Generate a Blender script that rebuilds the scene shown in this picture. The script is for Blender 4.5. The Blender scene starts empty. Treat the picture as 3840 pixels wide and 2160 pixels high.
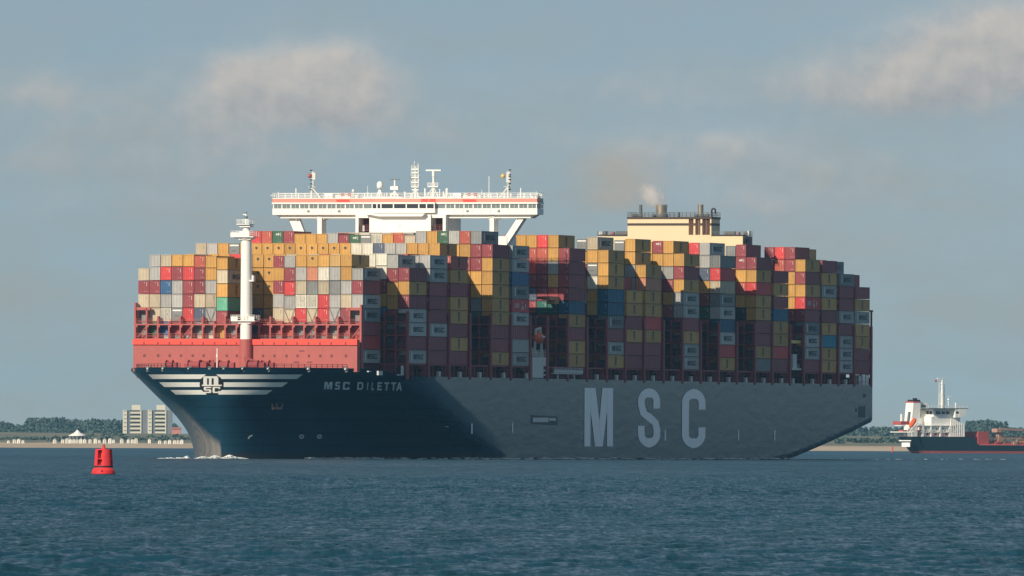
import bpy, bmesh, math, random
import numpy as np
from mathutils import Vector, Matrix
from mathutils.bvhtree import BVHTree
random.seed(7)
R = math.radians
SC = bpy.context.scene
COL = SC.collection

# ------------------------------------------------------------------ camera, sky, sun, exposure
F, HC, HV, ROLL = 53000.0, 3.4, 1664.0, 0.0041      # focal length and horizon row in photo pixels, camera height, roll
cam = bpy.data.cameras.new('camera'); camo = bpy.data.objects.new('camera', cam); COL.objects.link(camo)
cam.sensor_width = 36.0; cam.lens = 36.0 * F / 3840.0
cam.shift_y = (HV - 1080.0) / 3840.0
cam.clip_start = 1.0; cam.clip_end = 90000.0
camo.matrix_world = Matrix.Translation((0, 0, HC)) @ Matrix.Rotation(R(90), 4, 'X') @ Matrix.Rotation(ROLL, 4, 'Z')
SC.camera = camo

LDIR = Vector((10.28, 13.03, -9.6)).normalized()        # the way the sunlight travels
SUN_EL = math.asin(-LDIR.z); SUN_ROT = math.atan2(-LDIR.x, -LDIR.y) % (2 * math.pi)
world = bpy.data.worlds.new("World"); SC.world = world; world.use_nodes = True


class NT:
    """small helper to write node trees"""
    def __init__(s, nt): s.nt = nt; s.n = nt.nodes; s.l = nt.links
    def new(s, t, **kw):
        n = s.n.new('ShaderNode' + t)
        for k, v in kw.items():
            if k.startswith('i_'):
                key = k[2:]; key = int(key) if key.isdigit() else key
                s.put(n, key, v)
            else: setattr(n, k, v)
        return n
    def put(s, n, key, v):
        if hasattr(v, 'is_output') or isinstance(v, bpy.types.NodeSocket): s.l.new(v, n.inputs[key])
        else: n.inputs[key].default_value = v
    def math(s, op, a, b=0.0, c=None, clamp=False):
        n = s.new('Math', operation=op); n.use_clamp = clamp
        s.put(n, 0, a); s.put(n, 1, b)
        if c is not None: s.put(n, 2, c)
        return n.outputs[0]
    def mix(s, f, a, b, bt='MIX'):
        n = s.new('MixRGB', blend_type=bt); s.put(n, 0, f); s.put(n, 1, a); s.put(n, 2, b); return n.outputs[0]
    def ramp(s, f, stops):
        n = s.new('ValToRGB'); s.put(n, 0, f); e = n.color_ramp.elements
        while len(e) < len(stops): e.new(0.5)
        for q, (p, c) in zip(e, stops): q.position = p; q.color = c if len(c) == 4 else (*c, 1)
        return n.outputs[0]
    def noise(s, vec, scale, detail=3.0, rough=0.5, out=0):
        n = s.new('TexNoise'); s.put(n, 'Vector', vec); s.put(n, 'Scale', scale); s.put(n, 'Detail', detail); s.put(n, 'Roughness', rough)
        return n.outputs[out]
    def mapping(s, vec, scale=(1, 1, 1), loc=(0, 0, 0)):
        n = s.new('Mapping'); s.put(n, 0, vec); n.inputs['Scale'].default_value = scale; n.inputs['Location'].default_value = loc
        return n.outputs[0]


def sky_world():
    t = NT(world.node_tree); bg = t.n['Background']
    tc = t.new('TexCoord').outputs['Generated']
    sep = t.new('SeparateXYZ', i_0=tc)
    x, y, z = sep.outputs
    # the low sky of the photo is a clean blue grey: look the sky model up a little above the true direction
    zz = t.math('ADD', t.math('MULTIPLY', z, 1.0), 0.105)
    up = t.math('MAXIMUM', zz, z)
    cv = t.new('CombineXYZ', i_0=x, i_1=y, i_2=up)
    sk = t.new('TexSky', sky_type='NISHITA', sun_disc=False)
    sk.sun_elevation = SUN_EL; sk.sun_rotation = SUN_ROT; sk.dust_density = 0.7; sk.air_density = 1.0; sk.ozone_density = 1.0
    t.l.new(t.new('VectorMath', operation='NORMALIZE', i_0=cv.outputs[0]).outputs[0], sk.inputs[0])
    # clouds: azimuth and elevation in radians (x to the right of +Y), soft billows
    az = t.math('ARCTAN2', x, y); el = t.math('ARCSINE', z)
    p = t.new('CombineXYZ', i_0=t.math('MULTIPLY', az, 100.0), i_1=t.math('MULTIPLY', el, 100.0), i_2=0.0).outputs[0]
    n1 = t.noise(p, 2.6, 6.0, 0.58); n2 = t.noise(p, 0.8, 4.0, 0.5, 1)
    wp = t.new('VectorMath', operation='MULTIPLY_ADD'); t.put(wp, 0, n2); wp.inputs[1].default_value = (0.55, 0.4, 0); t.put(wp, 2, p)
    wp2 = t.new('VectorMath', operation='SUBTRACT'); t.put(wp2, 0, wp.outputs[0]); wp2.inputs[1].default_value = (0.275, 0.2, 0)
    ws = t.new('SeparateXYZ', i_0=wp2.outputs[0])
    wx, wy = ws.outputs[0], ws.outputs[1]
    # cloud puffs: centre (photo px), radii (px), strength
    puffs = [(1180, 265, 210, 135, .95), (1270, 330, 150, 130, .45), (1020, 300, 260, 120, .66), (840, 275, 130, 80, .5), (1090, 410, 480, 110, .40),
             (3700, 220, 480, 190, .95), (3500, 300, 480, 120, .50), (3000, 310, 560, 90, .26), (3800, 130, 260, 130, .35),
             (2560, 560, 330, 95, .42), (2330, 340, 420, 80, .24), (820, 620, 300, 110, .30), (180, 640, 300, 60, .26), (90, 320, 240, 80, .26),
             (290, 370, 130, 60, .22), (2800, 770, 200, 70, .36), (520, 470, 900, 170, .20), (2900, 650, 700, 150, .16),
             (480, 790, 520, 90, .16), (1500, 520, 900, 130, .14), (3300, 700, 700, 180, .14), (3300, 930, 500, 90, .12)]
    tot = None; lift = None
    for (u, v, ru, rv, st) in puffs:
        a0 = (u - 1920) / F * 100; e0 = (HV - v) / F * 100
        dx = t.math('DIVIDE', t.math('SUBTRACT', wx, a0), ru / F * 100)
        dy = t.math('DIVIDE', t.math('SUBTRACT', wy, e0), rv / F * 100)
        d = t.math('ADD', t.math('MULTIPLY', dx, dx), t.math('MULTIPLY', dy, dy))
        g = t.math('MULTIPLY', t.math('EXPONENT', t.math('MULTIPLY', d, -1.0)), st)
        h = t.math('MULTIPLY', g, dy)
        tot = g if tot is None else t.math('ADD', tot, g); lift = h if lift is None else t.math('ADD', lift, h)
    # billows eat into the edges of the puffs
    edge = t.math('MULTIPLY', t.math('SUBTRACT', n1, 0.5), t.math('MULTIPLY', t.math('POWER', t.math('MAXIMUM', tot, 0.0001), 0.5), 1.3))
    fac = t.math('ADD', tot, edge, clamp=True)
    ss = t.new('MapRange', interpolation_type='SMOOTHSTEP'); t.put(ss, 0, fac); ss.inputs[1].default_value = 0.0; ss.inputs[2].default_value = 1.0; ss.inputs[3].default_value = 0.0; ss.inputs[4].default_value = 1.0
    fac = t.math('ADD', t.math('MULTIPLY', ss.outputs[0], 0.75), t.math('MULTIPLY', fac, 0.25), clamp=True)
    # sunlit crowns, mauve grey bases; the light comes from the upper left behind the viewer
    p2 = t.new('VectorMath', operation='ADD'); t.put(p2, 0, p); p2.inputs[1].default_value = (-0.05, 0.09, 0)
    relief = t.math('MULTIPLY', t.math('SUBTRACT', n1, t.noise(p2.outputs[0], 2.6, 6.0, 0.58)), 1.6)
    crown = t.math('ADD', t.math('ADD', t.math('MULTIPLY', t.math('DIVIDE', lift, t.math('MAXIMUM', tot, 0.02)), 0.45), 0.55), relief, clamp=True)
    lit = t.mix(crown, (4.9, 5.1, 5.35, 1), (8.0, 7.45, 6.85, 1))
    # a grey veil in long flat bands, and the clouds in front of it
    veil = t.math('MULTIPLY', t.math('SUBTRACT', t.noise(t.mapping(p, (0.55, 1.5, 1)), 1.1, 5.0, 0.6), 0.30), 2.4, clamp=True)
    veil = t.math('MULTIPLY', veil, t.ramp(el, [(0.0, (.85,) * 3), (0.014, (.88,) * 3), (0.027, (.45,) * 3), (0.05, (.1,) * 3)]))
    col = t.mix(veil, sk.outputs[0], (4.8, 5.2, 4.95, 1))
    col = t.mix(t.math('MULTIPLY', fac, 0.92), col, lit)
    # bluish cloud fill added above the view to brighten the shaded sides
    high = t.math('MULTIPLY', t.math('MULTIPLY', t.math('SUBTRACT', el, 0.05), 4.0, clamp=True), t.math('MULTIPLY', t.math('SUBTRACT', t.noise(tc, 2.5, 5.0, 0.6), 0.32), 1.6, clamp=True))
    col = t.mix(t.math('MULTIPLY', high, 0.85), col, (3.9, 5.9, 7.4, 1))
    t.put(bg, 0, col); bg.inputs[1].default_value = 0.072


sky_world()
sun = bpy.data.lights.new('sun', 'SUN'); sun.energy = 4.9; sun.angle = R(0.53); sun.color = (1.0, 0.88, 0.71)
suno = bpy.data.objects.new('sun', sun); COL.objects.link(suno)
suno.rotation_euler = LDIR.to_track_quat('-Z', 'Y').to_euler(); suno.location = (-200, -200, 300)
vs = SC.view_settings; vs.view_transform = 'Standard'; vs.look = 'None'; vs.exposure = 0.0; vs.gamma = 1.0
SC.render.engine = 'CYCLES'
cy = SC.cycles
cy.use_denoising = True; cy.max_bounces = 14; cy.diffuse_bounces = 3; cy.glossy_bounces = 3; cy.volume_bounces = 12; cy.transparent_max_bounces = 8
cy.volume_max_steps = 128

# ------------------------------------------------------------------ geometry of the view and of the ship
TH = R(17.5); CT, ST = math.cos(TH), math.sin(TH)
K0 = 17.6; Y0 = F / K0; X0 = (936 - 1920) / K0      # ship origin: centre line at the front of the first container bay, on the water
def to_world(t, s, z): return Vector((X0 + t * CT + s * ST, Y0 - t * ST + s * CT, z))
def S_of(u, t):                                      # distance aft of the origin of a line at t seen in photo column u
    m = (u - 1920) / F; return (m * (Y0 - t * ST) - X0 - t * CT) / (ST - m * CT)
def T_of(u, s):                                      # distance to port on the plane s
    m = (u - 1920) / F; return (m * (Y0 + s * CT) - X0 - s * ST) / (CT + m * ST)
def Z_of(u, v, t, s): return HC + (HV + ROLL * (u - 1920) - v) * (Y0 - t * ST + s * CT) / F
def PL(u, v, s): t = T_of(u, s); return (t, s, Z_of(u, v, t, s))
def far(u, v, Y): return Vector(((u - 1920) * Y / F, Y, HC + (HV + ROLL * (u - 1920) - v) * Y / F))


class MB:
    """mesh builder: boxes, tubes, prisms, polygons -> one mesh object"""
    def __init__(s): s.v = []; s.f = []; s.m = []
    def add(s, vs, fs, mi=0):
        o = len(s.v); s.v += [tuple(q) for q in vs]
        for f in fs: s.f.append(tuple(o + i for i in f)); s.m.append(mi)
    def box(s, x0, x1, y0, y1, z0, z1, mi=0):
        s.add([(x0, y0, z0), (x1, y0, z0), (x1, y1, z0), (x0, y1, z0), (x0, y0, z1), (x1, y0, z1), (x1, y1, z1), (x0, y1, z1)],
              [(0, 3, 2, 1), (4, 5, 6, 7), (0, 1, 5, 4), (1, 2, 6, 5), (2, 3, 7, 6), (3, 0, 4, 7)], mi); return s
    def tube(s, a, b, r, n=10, mi=0, r2=None, caps=True):
        a = Vector(a); b = Vector(b); r2 = r if r2 is None else r2
        d = (b - a).normalized(); x = d.orthogonal().normalized(); y = d.cross(x); vs_ = []
        for c, rr in ((a, r), (b, r2)):
            for i in range(n):
                an = 2 * math.pi * i / n; vs_.append(c + x * rr * math.cos(an) + y * rr * math.sin(an))
        fs = [(i, (i + 1) % n, n + (i + 1) % n, n + i) for i in range(n)]
        if caps: fs += [tuple(reversed(range(n))), tuple(range(n, 2 * n))]
        s.add(vs_, fs, mi); return s
    def beam(s, a, b, w, h, mi=0):                   # square bar from a to b
        a = Vector(a); b = Vector(b); d = (b - a).normalized()
        ref = Vector((0, 0, 1)) if abs(d.z) < .9 else Vector((0, 1, 0))
        x = d.cross(ref).normalized() * w / 2; y = x.cross(d).normalized() * h / 2
        vs_ = [c + i * x + j * y for c in (a, b) for i, j in ((-1, -1), (1, -1), (1, 1), (-1, 1))]
        s.add(vs_, [(0, 1, 2, 3), (7, 6, 5, 4), (0, 4, 5, 1), (1, 5, 6, 2), (2, 6, 7, 3), (3, 7, 4, 0)], mi); return s
    def prism(s, pts, y0, y1, mi=0):                 # outline in x,z pushed from y0 to y1
        n = len(pts)
        vs_ = [(x, y0, z) for x, z in pts] + [(x, y1, z) for x, z in pts]
        s.add(vs_, [tuple(range(n)), tuple(reversed(range(n, 2 * n)))] + [(i, n + i, n + (i + 1) % n, (i + 1) % n) for i in range(n)], mi); return s
    def ball(s, c, r, n=8, m=6, mi=0, sq=(1, 1, 1)):
        c = Vector(c); vs_ = [c + Vector((0, 0, r * sq[2]))]
        for j in range(1, m):
            for i in range(n):
                a = math.pi * j / m; b = 2 * math.pi * i / n
                vs_.append(c + Vector((r * sq[0] * math.sin(a) * math.cos(b), r * sq[1] * math.sin(a) * math.sin(b), r * sq[2] * math.cos(a))))
        vs_.append(c - Vector((0, 0, r * sq[2]))); fs = [(0, 1 + i, 1 + (i + 1) % n) for i in range(n)]
        for j in range(m - 2):
            for i in range(n):
                q = 1 + j * n; fs.append((q + i, q + n + i, q + n + (i + 1) % n, q + (i + 1) % n))
        q = 1 + (m - 2) * n; L = len(vs_) - 1
        fs += [(q + i, L, q + (i + 1) % n) for i in range(n)]
        s.add(vs_, fs, mi); return s
    def rail(s, pts, h=1.1, step=1.6, r=0.05, mi=0, bars=3):   # posts and bars along a path
        for a, b in zip(pts, pts[1:]):
            a = Vector(a); b = Vector(b); n = max(1, int((b - a).length / step)); up = Vector((0, 0, h))
            for i in range(n + 1):
                p = a.lerp(b, i / n); s.beam(p, p + up, r * 2, r * 2, mi)
            for k in range(1, bars + 1): s.beam(a + up * k / bars, b + up * k / bars, r * 1.6, r * 1.6, mi)
        return s
    def mesh(s, name, mats, smooth=False):
        me = bpy.data.meshes.new(name); me.from_pydata(s.v, [], s.f)
        for m in (mats if isinstance(mats, (list, tuple)) else [mats]): me.materials.append(m)
        me.polygons.foreach_set('material_index', s.m)
        if smooth: me.polygons.foreach_set('use_smooth', [True] * len(s.f))
        me.update(); return me
    def build(s, name, mats, parent=None, smooth=False, fix=True):
        me = s.mesh(name, mats, smooth)
        if fix:
            b = bmesh.new(); b.from_mesh(me); bmesh.ops.recalc_face_normals(b, faces=b.faces); b.to_mesh(me); b.free()
        o = bpy.data.objects.new(name, me); COL.objects.link(o)
        if parent: o.parent = parent
        return o


def tag(o, label=None, cat=None, group=None, kind=None):
    for k, v in (('label', label), ('category', cat), ('group', group), ('kind', kind)):
        if v: o[k] = v
    return o
def empty(name, loc, rz=0.0):
    o = bpy.data.objects.new(name, None); COL.objects.link(o); o.location = loc; o.rotation_euler = (0, 0, rz); o.empty_display_size = 2; return o
def children(o): return [c for c in bpy.data.objects if c.parent == o]
def copy_tree(o, parent=None):
    c = o.copy(); COL.objects.link(c); c.parent = parent
    for ch in children(o): copy_tree(ch, c)
    return c


# ------------------------------------------------------------------ materials
def paint(name, col, rough=0.5, var=0.12, streak=0.0, streak_col=(0.16, 0.08, 0.045), scale=0.35, spec=0.4, metal=0.0, bump=0.0):
    m = bpy.data.materials.new(name); m.use_nodes = True; t = NT(m.node_tree); b = t.n['Principled BSDF']
    oc = t.new('TexCoord').outputs['Object']
    n = t.noise(oc, scale, 4.0, 0.6)
    v = t.math('ADD', t.math('MULTIPLY', n, 2 * var), 1 - var)
    c = t.mix(1.0, (*col, 1), t.new('CombineXYZ', i_0=v, i_1=v, i_2=v).outputs[0], 'MULTIPLY')
    if streak:
        q = t.noise(t.mapping(oc, (1.6, 1.6, 0.09)), 0.8, 5.0, 0.65)
        f = t.math('MULTIPLY', t.math('MULTIPLY', t.math('SUBTRACT', q, 0.5), 4.0, clamp=True), streak)
        c = t.mix(f, c, (*streak_col, 1))
    t.put(b, 'Base Color', c); b.inputs['Roughness'].default_value = rough; b.inputs['Specular IOR Level'].default_value = spec
    b.inputs['Metallic'].default_value = metal
    if bump:
        bp = t.new('Bump', i_Strength=bump, i_Distance=0.2); t.put(bp, 'Height', t.noise(oc, scale * 6, 3.0)); t.l.new(bp.outputs[0], b.inputs['Normal'])
    return m


WHITE = paint('white_paint', (0.84, 0.83, 0.77), 0.45, 0.05, 0.10, (0.5, 0.4, 0.28))
WHITE_OLD = paint('weathered_white_paint', (0.62, 0.62, 0.58), 0.55, 0.10, 0.2)
LETTER = paint('white_hull_lettering', (0.88, 0.89, 0.88), 0.28, 0.05, 0.06, (0.35, 0.3, 0.25), spec=.3)
HULLM_OLD = paint('dark_hull_paint', (0.010, 0.040, 0.070), 0.12, 0.22, 0.15, (0.02, 0.045, 0.06), 0.12, 0.19)
def hull_material():
    m = HULLM_OLD; m.name = 'dark_hull_paint'; t = NT(m.node_tree); b = t.n['Principled BSDF']; oc = t.new('TexCoord').outputs['Object']; x, y, z = t.new('SeparateXYZ', i_0=oc).outputs
    c = b.inputs['Base Color'].links[0].from_socket
    # plating: butt and seam welds, long dull streaks, grime at the waterline
    fz = t.math('FRACT', t.math('MULTIPLY', z, 1 / 2.7)); fy = t.math('FRACT', t.math('MULTIPLY', y, 1 / 12.4))
    seam = t.math('MAXIMUM', t.math('LESS_THAN', fz, .07), t.math('LESS_THAN', fy, .022))
    c = t.mix(t.math('MULTIPLY', seam, .55), c, (.004, .010, .016, 1))
    band = t.noise(t.mapping(oc, (.02, .02, .9)), 1.0, 4, .6); c = t.mix(t.math('MULTIPLY', t.math('SUBTRACT', band, .45), 1.4, clamp=True), c, (.016, .068, .092, 1))
    run = t.noise(t.mapping(oc, (.5, .5, .03)), 1.2, 5, .7); c = t.mix(t.math('MULTIPLY', t.math('SUBTRACT', run, .56), 2.2, clamp=True), c, (.008, .020, .030, 1))
    wl = t.math('MULTIPLY', t.math('SUBTRACT', t.math('ADD', 1.0, t.math('MULTIPLY', t.noise(t.mapping(oc, (.12, .12, .4)), 1, 4), 1.0)), z), 1.2, clamp=True)
    c = t.mix(t.math('MULTIPLY', wl, .65), c, (.045, .032, .030, 1))
    # sunlight and water ripples low on the starboard bow, painted as a paler colour
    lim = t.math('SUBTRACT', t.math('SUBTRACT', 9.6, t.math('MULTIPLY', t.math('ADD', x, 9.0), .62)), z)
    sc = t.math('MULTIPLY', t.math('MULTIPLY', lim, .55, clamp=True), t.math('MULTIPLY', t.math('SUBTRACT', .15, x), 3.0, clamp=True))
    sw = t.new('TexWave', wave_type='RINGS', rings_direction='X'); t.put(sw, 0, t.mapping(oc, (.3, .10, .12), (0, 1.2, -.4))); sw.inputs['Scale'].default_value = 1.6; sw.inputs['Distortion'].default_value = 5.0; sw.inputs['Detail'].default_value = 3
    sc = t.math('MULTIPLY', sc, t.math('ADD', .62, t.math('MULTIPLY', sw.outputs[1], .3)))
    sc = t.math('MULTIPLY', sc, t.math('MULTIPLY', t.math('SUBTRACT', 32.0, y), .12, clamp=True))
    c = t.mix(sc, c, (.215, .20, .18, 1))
    t.put(b, 'Base Color', c); b.inputs['Specular Tint'].default_value = (.55, .88, 1.0, 1)
    bp = t.new('Bump', i_Strength=.12, i_Distance=.12); t.put(bp, 'Height', t.noise(t.mapping(oc, (.16, .16, .5)), 1.0, 3)); t.l.new(bp.outputs[0], b.inputs['Normal'])
    return m
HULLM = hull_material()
BLACK = paint('black_paint', (0.018, 0.018, 0.02), 0.5, 0.15)
REDDECK = paint('red_oxide_paint', (0.41, 0.105, 0.092), 0.6, 0.14, 0.16, (0.2, 0.05, 0.04))
REDSHADE = paint('red_lashing_steel', (0.30, 0.055, 0.06), 0.65, 0.2, 0.2, (0.12, 0.035, 0.03))
REDBRIGHT = paint('bright_red_paint', (0.80, 0.075, 0.05), 0.5, 0.06)
PINK = paint('faded_red_band_paint', (0.72, 0.26, 0.20), 0.5, 0.08)
ORANGE = paint('orange_lifeboat_shell', (0.75, 0.13, 0.04), 0.4, 0.1)
CREAM = paint('cream_casing_paint', (0.70, 0.575, 0.36), 0.5, 0.06, 0.08, (0.5, 0.36, 0.18))
BROWNBAND = paint('brown_black_band_paint', (0.05, 0.03, 0.025), 0.5, 0.15)
STEEL = paint('funnel_steel', (0.42, 0.36, 0.28), 0.35, 0.15, 0.1, metal=0.75)
GREYM = paint('grey_machinery_paint', (0.12, 0.13, 0.13), 0.6, 0.2)
YELLOWP = paint('yellow_machinery_paint', (0.75, 0.5, 0.10), 0.5, 0.1)
GLASS = paint('dark_window_glass', (0.02, 0.025, 0.03), 0.08, 0.1, spec=0.8)
GLASS_PALE = paint('pale_window_glass', (0.16, 0.20, 0.20), 0.12, 0.2, spec=0.8)
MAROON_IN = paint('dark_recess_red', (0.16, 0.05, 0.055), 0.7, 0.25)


def container_material(stuff=False):
    m = bpy.data.materials.new('container_paint' + ('_by_face' if stuff else '')); m.use_nodes = True; t = NT(m.node_tree); b = t.n['Principled BSDF']
    if stuff:
        a = t.new('Attribute', attribute_name='paint'); colr = a.outputs['Color']; rust = 0.10; rnd = 0.5
    else:
        oi = t.new('ObjectInfo'); colr = oi.outputs['Color']; rust = oi.outputs['Alpha']; rnd = oi.outputs['Random']
    oc = t.new('TexCoord').outputs['Object']
    off = t.new('VectorMath', operation='ADD', i_0=oc); off2 = t.new('CombineXYZ', i_0=t.math('MULTIPLY', rnd, 91.0), i_1=t.math('MULTIPLY', rnd, 37.0), i_2=0.0)
    t.l.new(off2.outputs[0], off.inputs[1]); oc = off.outputs[0]
    n = t.noise(oc, 0.55, 5.0, 0.65)
    v = t.math('ADD', t.math('MULTIPLY', n, 0.5), 0.74)
    v = t.math('MULTIPLY', v, t.math('ADD', t.math('MULTIPLY', rnd, 0.22), 0.90)) if not stuff else v
    c = t.mix(1.0, colr, t.new('CombineXYZ', i_0=v, i_1=v, i_2=v).outputs[0], 'MULTIPLY')
    q = t.noise(t.mapping(oc, (2.2, 2.2, 0.22)), 1.0, 6.0, 0.7)
    f = t.math('MULTIPLY', t.math('MULTIPLY', t.math('SUBTRACT', q, 0.53), 5.0, clamp=True), rust)
    c = t.mix(f, c, (0.17, 0.065, 0.035, 1))
    t.put(b, 'Base Color', c); b.inputs['Roughness'].default_value = 0.55; b.inputs['Specular IOR Level'].default_value = 0.35
    return m


CPAINT = container_material(); CPAINT_STUFF = container_material(True)
MARK_DARK = paint('dark_blue_marking', (0.05, 0.06, 0.07), 0.6, 0.2)
MARK_WHITE = paint('white_marking', (0.66, 0.64, 0.58), 0.6, 0.15)
MARK_GREY = paint('grey_machinery_end', (0.20, 0.21, 0.20), 0.6, 0.2)
# ------------------------------------------------------------------ the container ship
ship = empty('container_ship', (X0, Y0, 0), -TH)
tag(ship, 'huge dark hulled container ship with white bridge and cream funnel casing', 'container ship')
BEAM = 30.45; S_END = 374.0; S_STERN = 300.0

def sm(x): x = max(0.0, min(1.0, x)); return x * x * (3 - 2 * x)
def ztop(s): return 19.25 - 1.5 * sm((s + 1) / 16.0)
def stem(z):
    q = max(0.0, min(1.0, z / 19.2)); return -18.8 - 7.4 * q ** 1.35
def hb(s, z):
    q = max(0.0, min(1.0, z / 18.6)); sf = 80 + (12 - 80) * q; ss = stem(z); a = 1.08 + 0.12 * q; b = 0.57 - 0.10 * q
    if s >= sf: y = BEAM
    else:
        x = min(1.0, max(0.0, (sf - s) / (sf - ss)))
        if q > .55: q = q + (1 - q) * sm((q - .55) / .27) * x * .8; a = 1.08 + .12 * q; b = .57 - .10 * q
        y = BEAM * max(0.0, 1 - x ** a) ** b * (1 - 0.26 * math.sin(math.pi * q) * x ** 2)
    if s > S_STERN:
        zc = 9.0 * ((s - S_STERN) / (S_END - S_STERN)) ** 1.15
        if z < zc: y -= 24.0 * ((zc - z) / 9.5) ** 1.02
    return max(y, 0.0)

def make_hull():
    zs = [-1.5 + 1.5 * j / 2 for j in range(2)] + [19.25 * (j / 26) for j in range(27)]
    nb, nm, ns = 46, 26, 34
    rows = []
    for j, z in enumerate(zs):
        row = []
        sf = 80 + (12 - 80) * max(0, min(1, z / 18.6)); ss = stem(z)
        for i in range(nb):
            q = (i / (nb - 1)); row.append(ss + (sf - ss) * q ** 1.9)
        for i in range(1, nm): row.append(sf + (S_STERN - sf) * i / (nm - 1))
        for i in range(1, ns): row.append(S_STERN + (S_END - S_STERN) * i / (ns - 1))
        rows.append(row)
    n = len(rows[0]); m = MB(); V = []
    for side in (1, -1):
        for j, z in enumerate(zs):
            for s in rows[j]:
                zz = min(z, ztop(s)) if z > 10 else z
                zz = z * ztop(s) / 19.25 if z > 0 else z
                V.append((side * hb(s, zz), s, zz))
    m.v = V; nz = len(zs); idx = lambda sd, j, i: sd * nz * n + j * n + i
    for sd in (0, 1):
        for j in range(nz - 1):
            for i in range(n - 1):
                q = (idx(sd, j, i), idx(sd, j, i + 1), idx(sd, j + 1, i + 1), idx(sd, j + 1, i))
                m.f.append(q if sd == 0 else tuple(reversed(q))); m.m.append(0)
    for j in range(nz - 1):                            # transom and stem
        m.f.append((idx(0, j, n - 1), idx(1, j, n - 1), idx(1, j + 1, n - 1), idx(0, j + 1, n - 1))); m.m.append(0)
        m.f.append((idx(1, j, 0), idx(0, j, 0), idx(0, j + 1, 0), idx(1, j + 1, 0))); m.m.append(0)
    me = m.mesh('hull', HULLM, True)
    b = bmesh.new(); b.from_mesh(me); bmesh.ops.remove_doubles(b, verts=b.verts, dist=0.02); bmesh.ops.recalc_face_normals(b, faces=b.faces)
    b.to_mesh(me); b.free()
    o = bpy.data.objects.new('hull', me); COL.objects.link(o); o.parent = ship
    try: me.set_sharp_from_angle(angle=R(50))
    except Exception: pass
    d = MB(); ss_ = sorted(set([round(stem(19) + 0.4 + k, 2) for k in np.arange(0, 42, 2.0)] + [round(20 + 12 * k, 1) for k in range(30)] + [S_END - 0.3]))
    for a, c in zip(ss_, ss_[1:]):
        za, zc_ = ztop(a) - 0.7, ztop(c) - 0.7; ha, hc = hb(a, za) - 0.05, hb(c, zc_) - 0.05
        d.add([(-ha, a, za), (ha, a, za), (hc, c, zc_), (-hc, c, zc_)], [(0, 1, 2, 3)])
    d.build('deck', REDSHADE, ship)
    return o, V, [f for f in m.f]

hull, HV_, HF_ = make_hull()
BVH = BVHTree.FromPolygons([Vector(v) for v in HV_], [tuple(f) for f in HF_])
M_SHIP = Matrix.Translation((X0, Y0, 0)) @ Matrix.Rotation(-TH, 4, 'Z'); M_INV = M_SHIP.inverted()

def on_hull(u, v, off=0.06):
    """where the sight line through photo pixel (u, v) meets the hull plating, lifted off by a coat of paint"""
    o = M_INV @ Vector((0, 0, HC)); p = M_INV @ far(u, v, 5000.0); d = (p - o).normalized()
    hit = BVH.ray_cast(o, d)
    if hit[0] is None: return None
    nrm = hit[1]
    if nrm.dot(d) > 0: nrm = -nrm
    return hit[0] + nrm * off
def decal(name, polys, mat, parent, off=0.06, cell=9.0):
    """flat shapes given by their outline (quads in photo pixels), laid onto the hull"""
    m = MB()
    for q in polys:
        a, b, c, d = [Vector(p) for p in q]
        nu = max(1, int(max((b - a).length, (c - d).length) / cell)); nv = max(1, int(max((d - a).length, (c - b).length) / cell)); P = []
        for j in range(nv + 1):
            for i in range(nu + 1):
                e = (a.lerp(b, i / nu)).lerp(d.lerp(c, i / nu), j / nv); P.append(on_hull(e.x, e.y, off))
        o = len(m.v); bad = [p is None for p in P]; m.v += [(0, 0, -1) if p is None else tuple(p) for p in P]
        for j in range(nv):
            for i in range(nu):
                k = (j * (nu + 1) + i, j * (nu + 1) + i + 1, (j + 1) * (nu + 1) + i + 1, (j + 1) * (nu + 1) + i)
                if not any(bad[x] for x in k): m.f.append(tuple(o + x for x in k)); m.m.append(0)
    return m.build(name, mat, parent, fix=False)

def strokes(pts, w0, w1=None):
    """a polyline thickened into quads"""
    out = []; n = len(pts)
    L = []; Rr = []
    for i in range(n):
        a = Vector(pts[max(0, i - 1)]); b = Vector(pts[min(n - 1, i + 1)]); d = (b - a).normalized(); nn = Vector((-d.y, d.x))
        w = w0 if w1 is None else w0 + (w1 - w0) * abs(d.y)     # stroke is wider where it runs upright
        L.append(Vector(pts[i]) + nn * w / 2); Rr.append(Vector(pts[i]) - nn * w / 2)
    for i in range(n - 1): out.append((tuple(L[i]), tuple(L[i + 1]), tuple(Rr[i + 1]), tuple(Rr[i])))
    return out
def arc(cx, cy, rx, ry, a0, a1, n): return [(cx + rx * math.cos(R(a0 + (a1 - a0) * i / n)), cy - ry * math.sin(R(a0 + (a1 - a0) * i / n))) for i in range(n + 1)]

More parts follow.
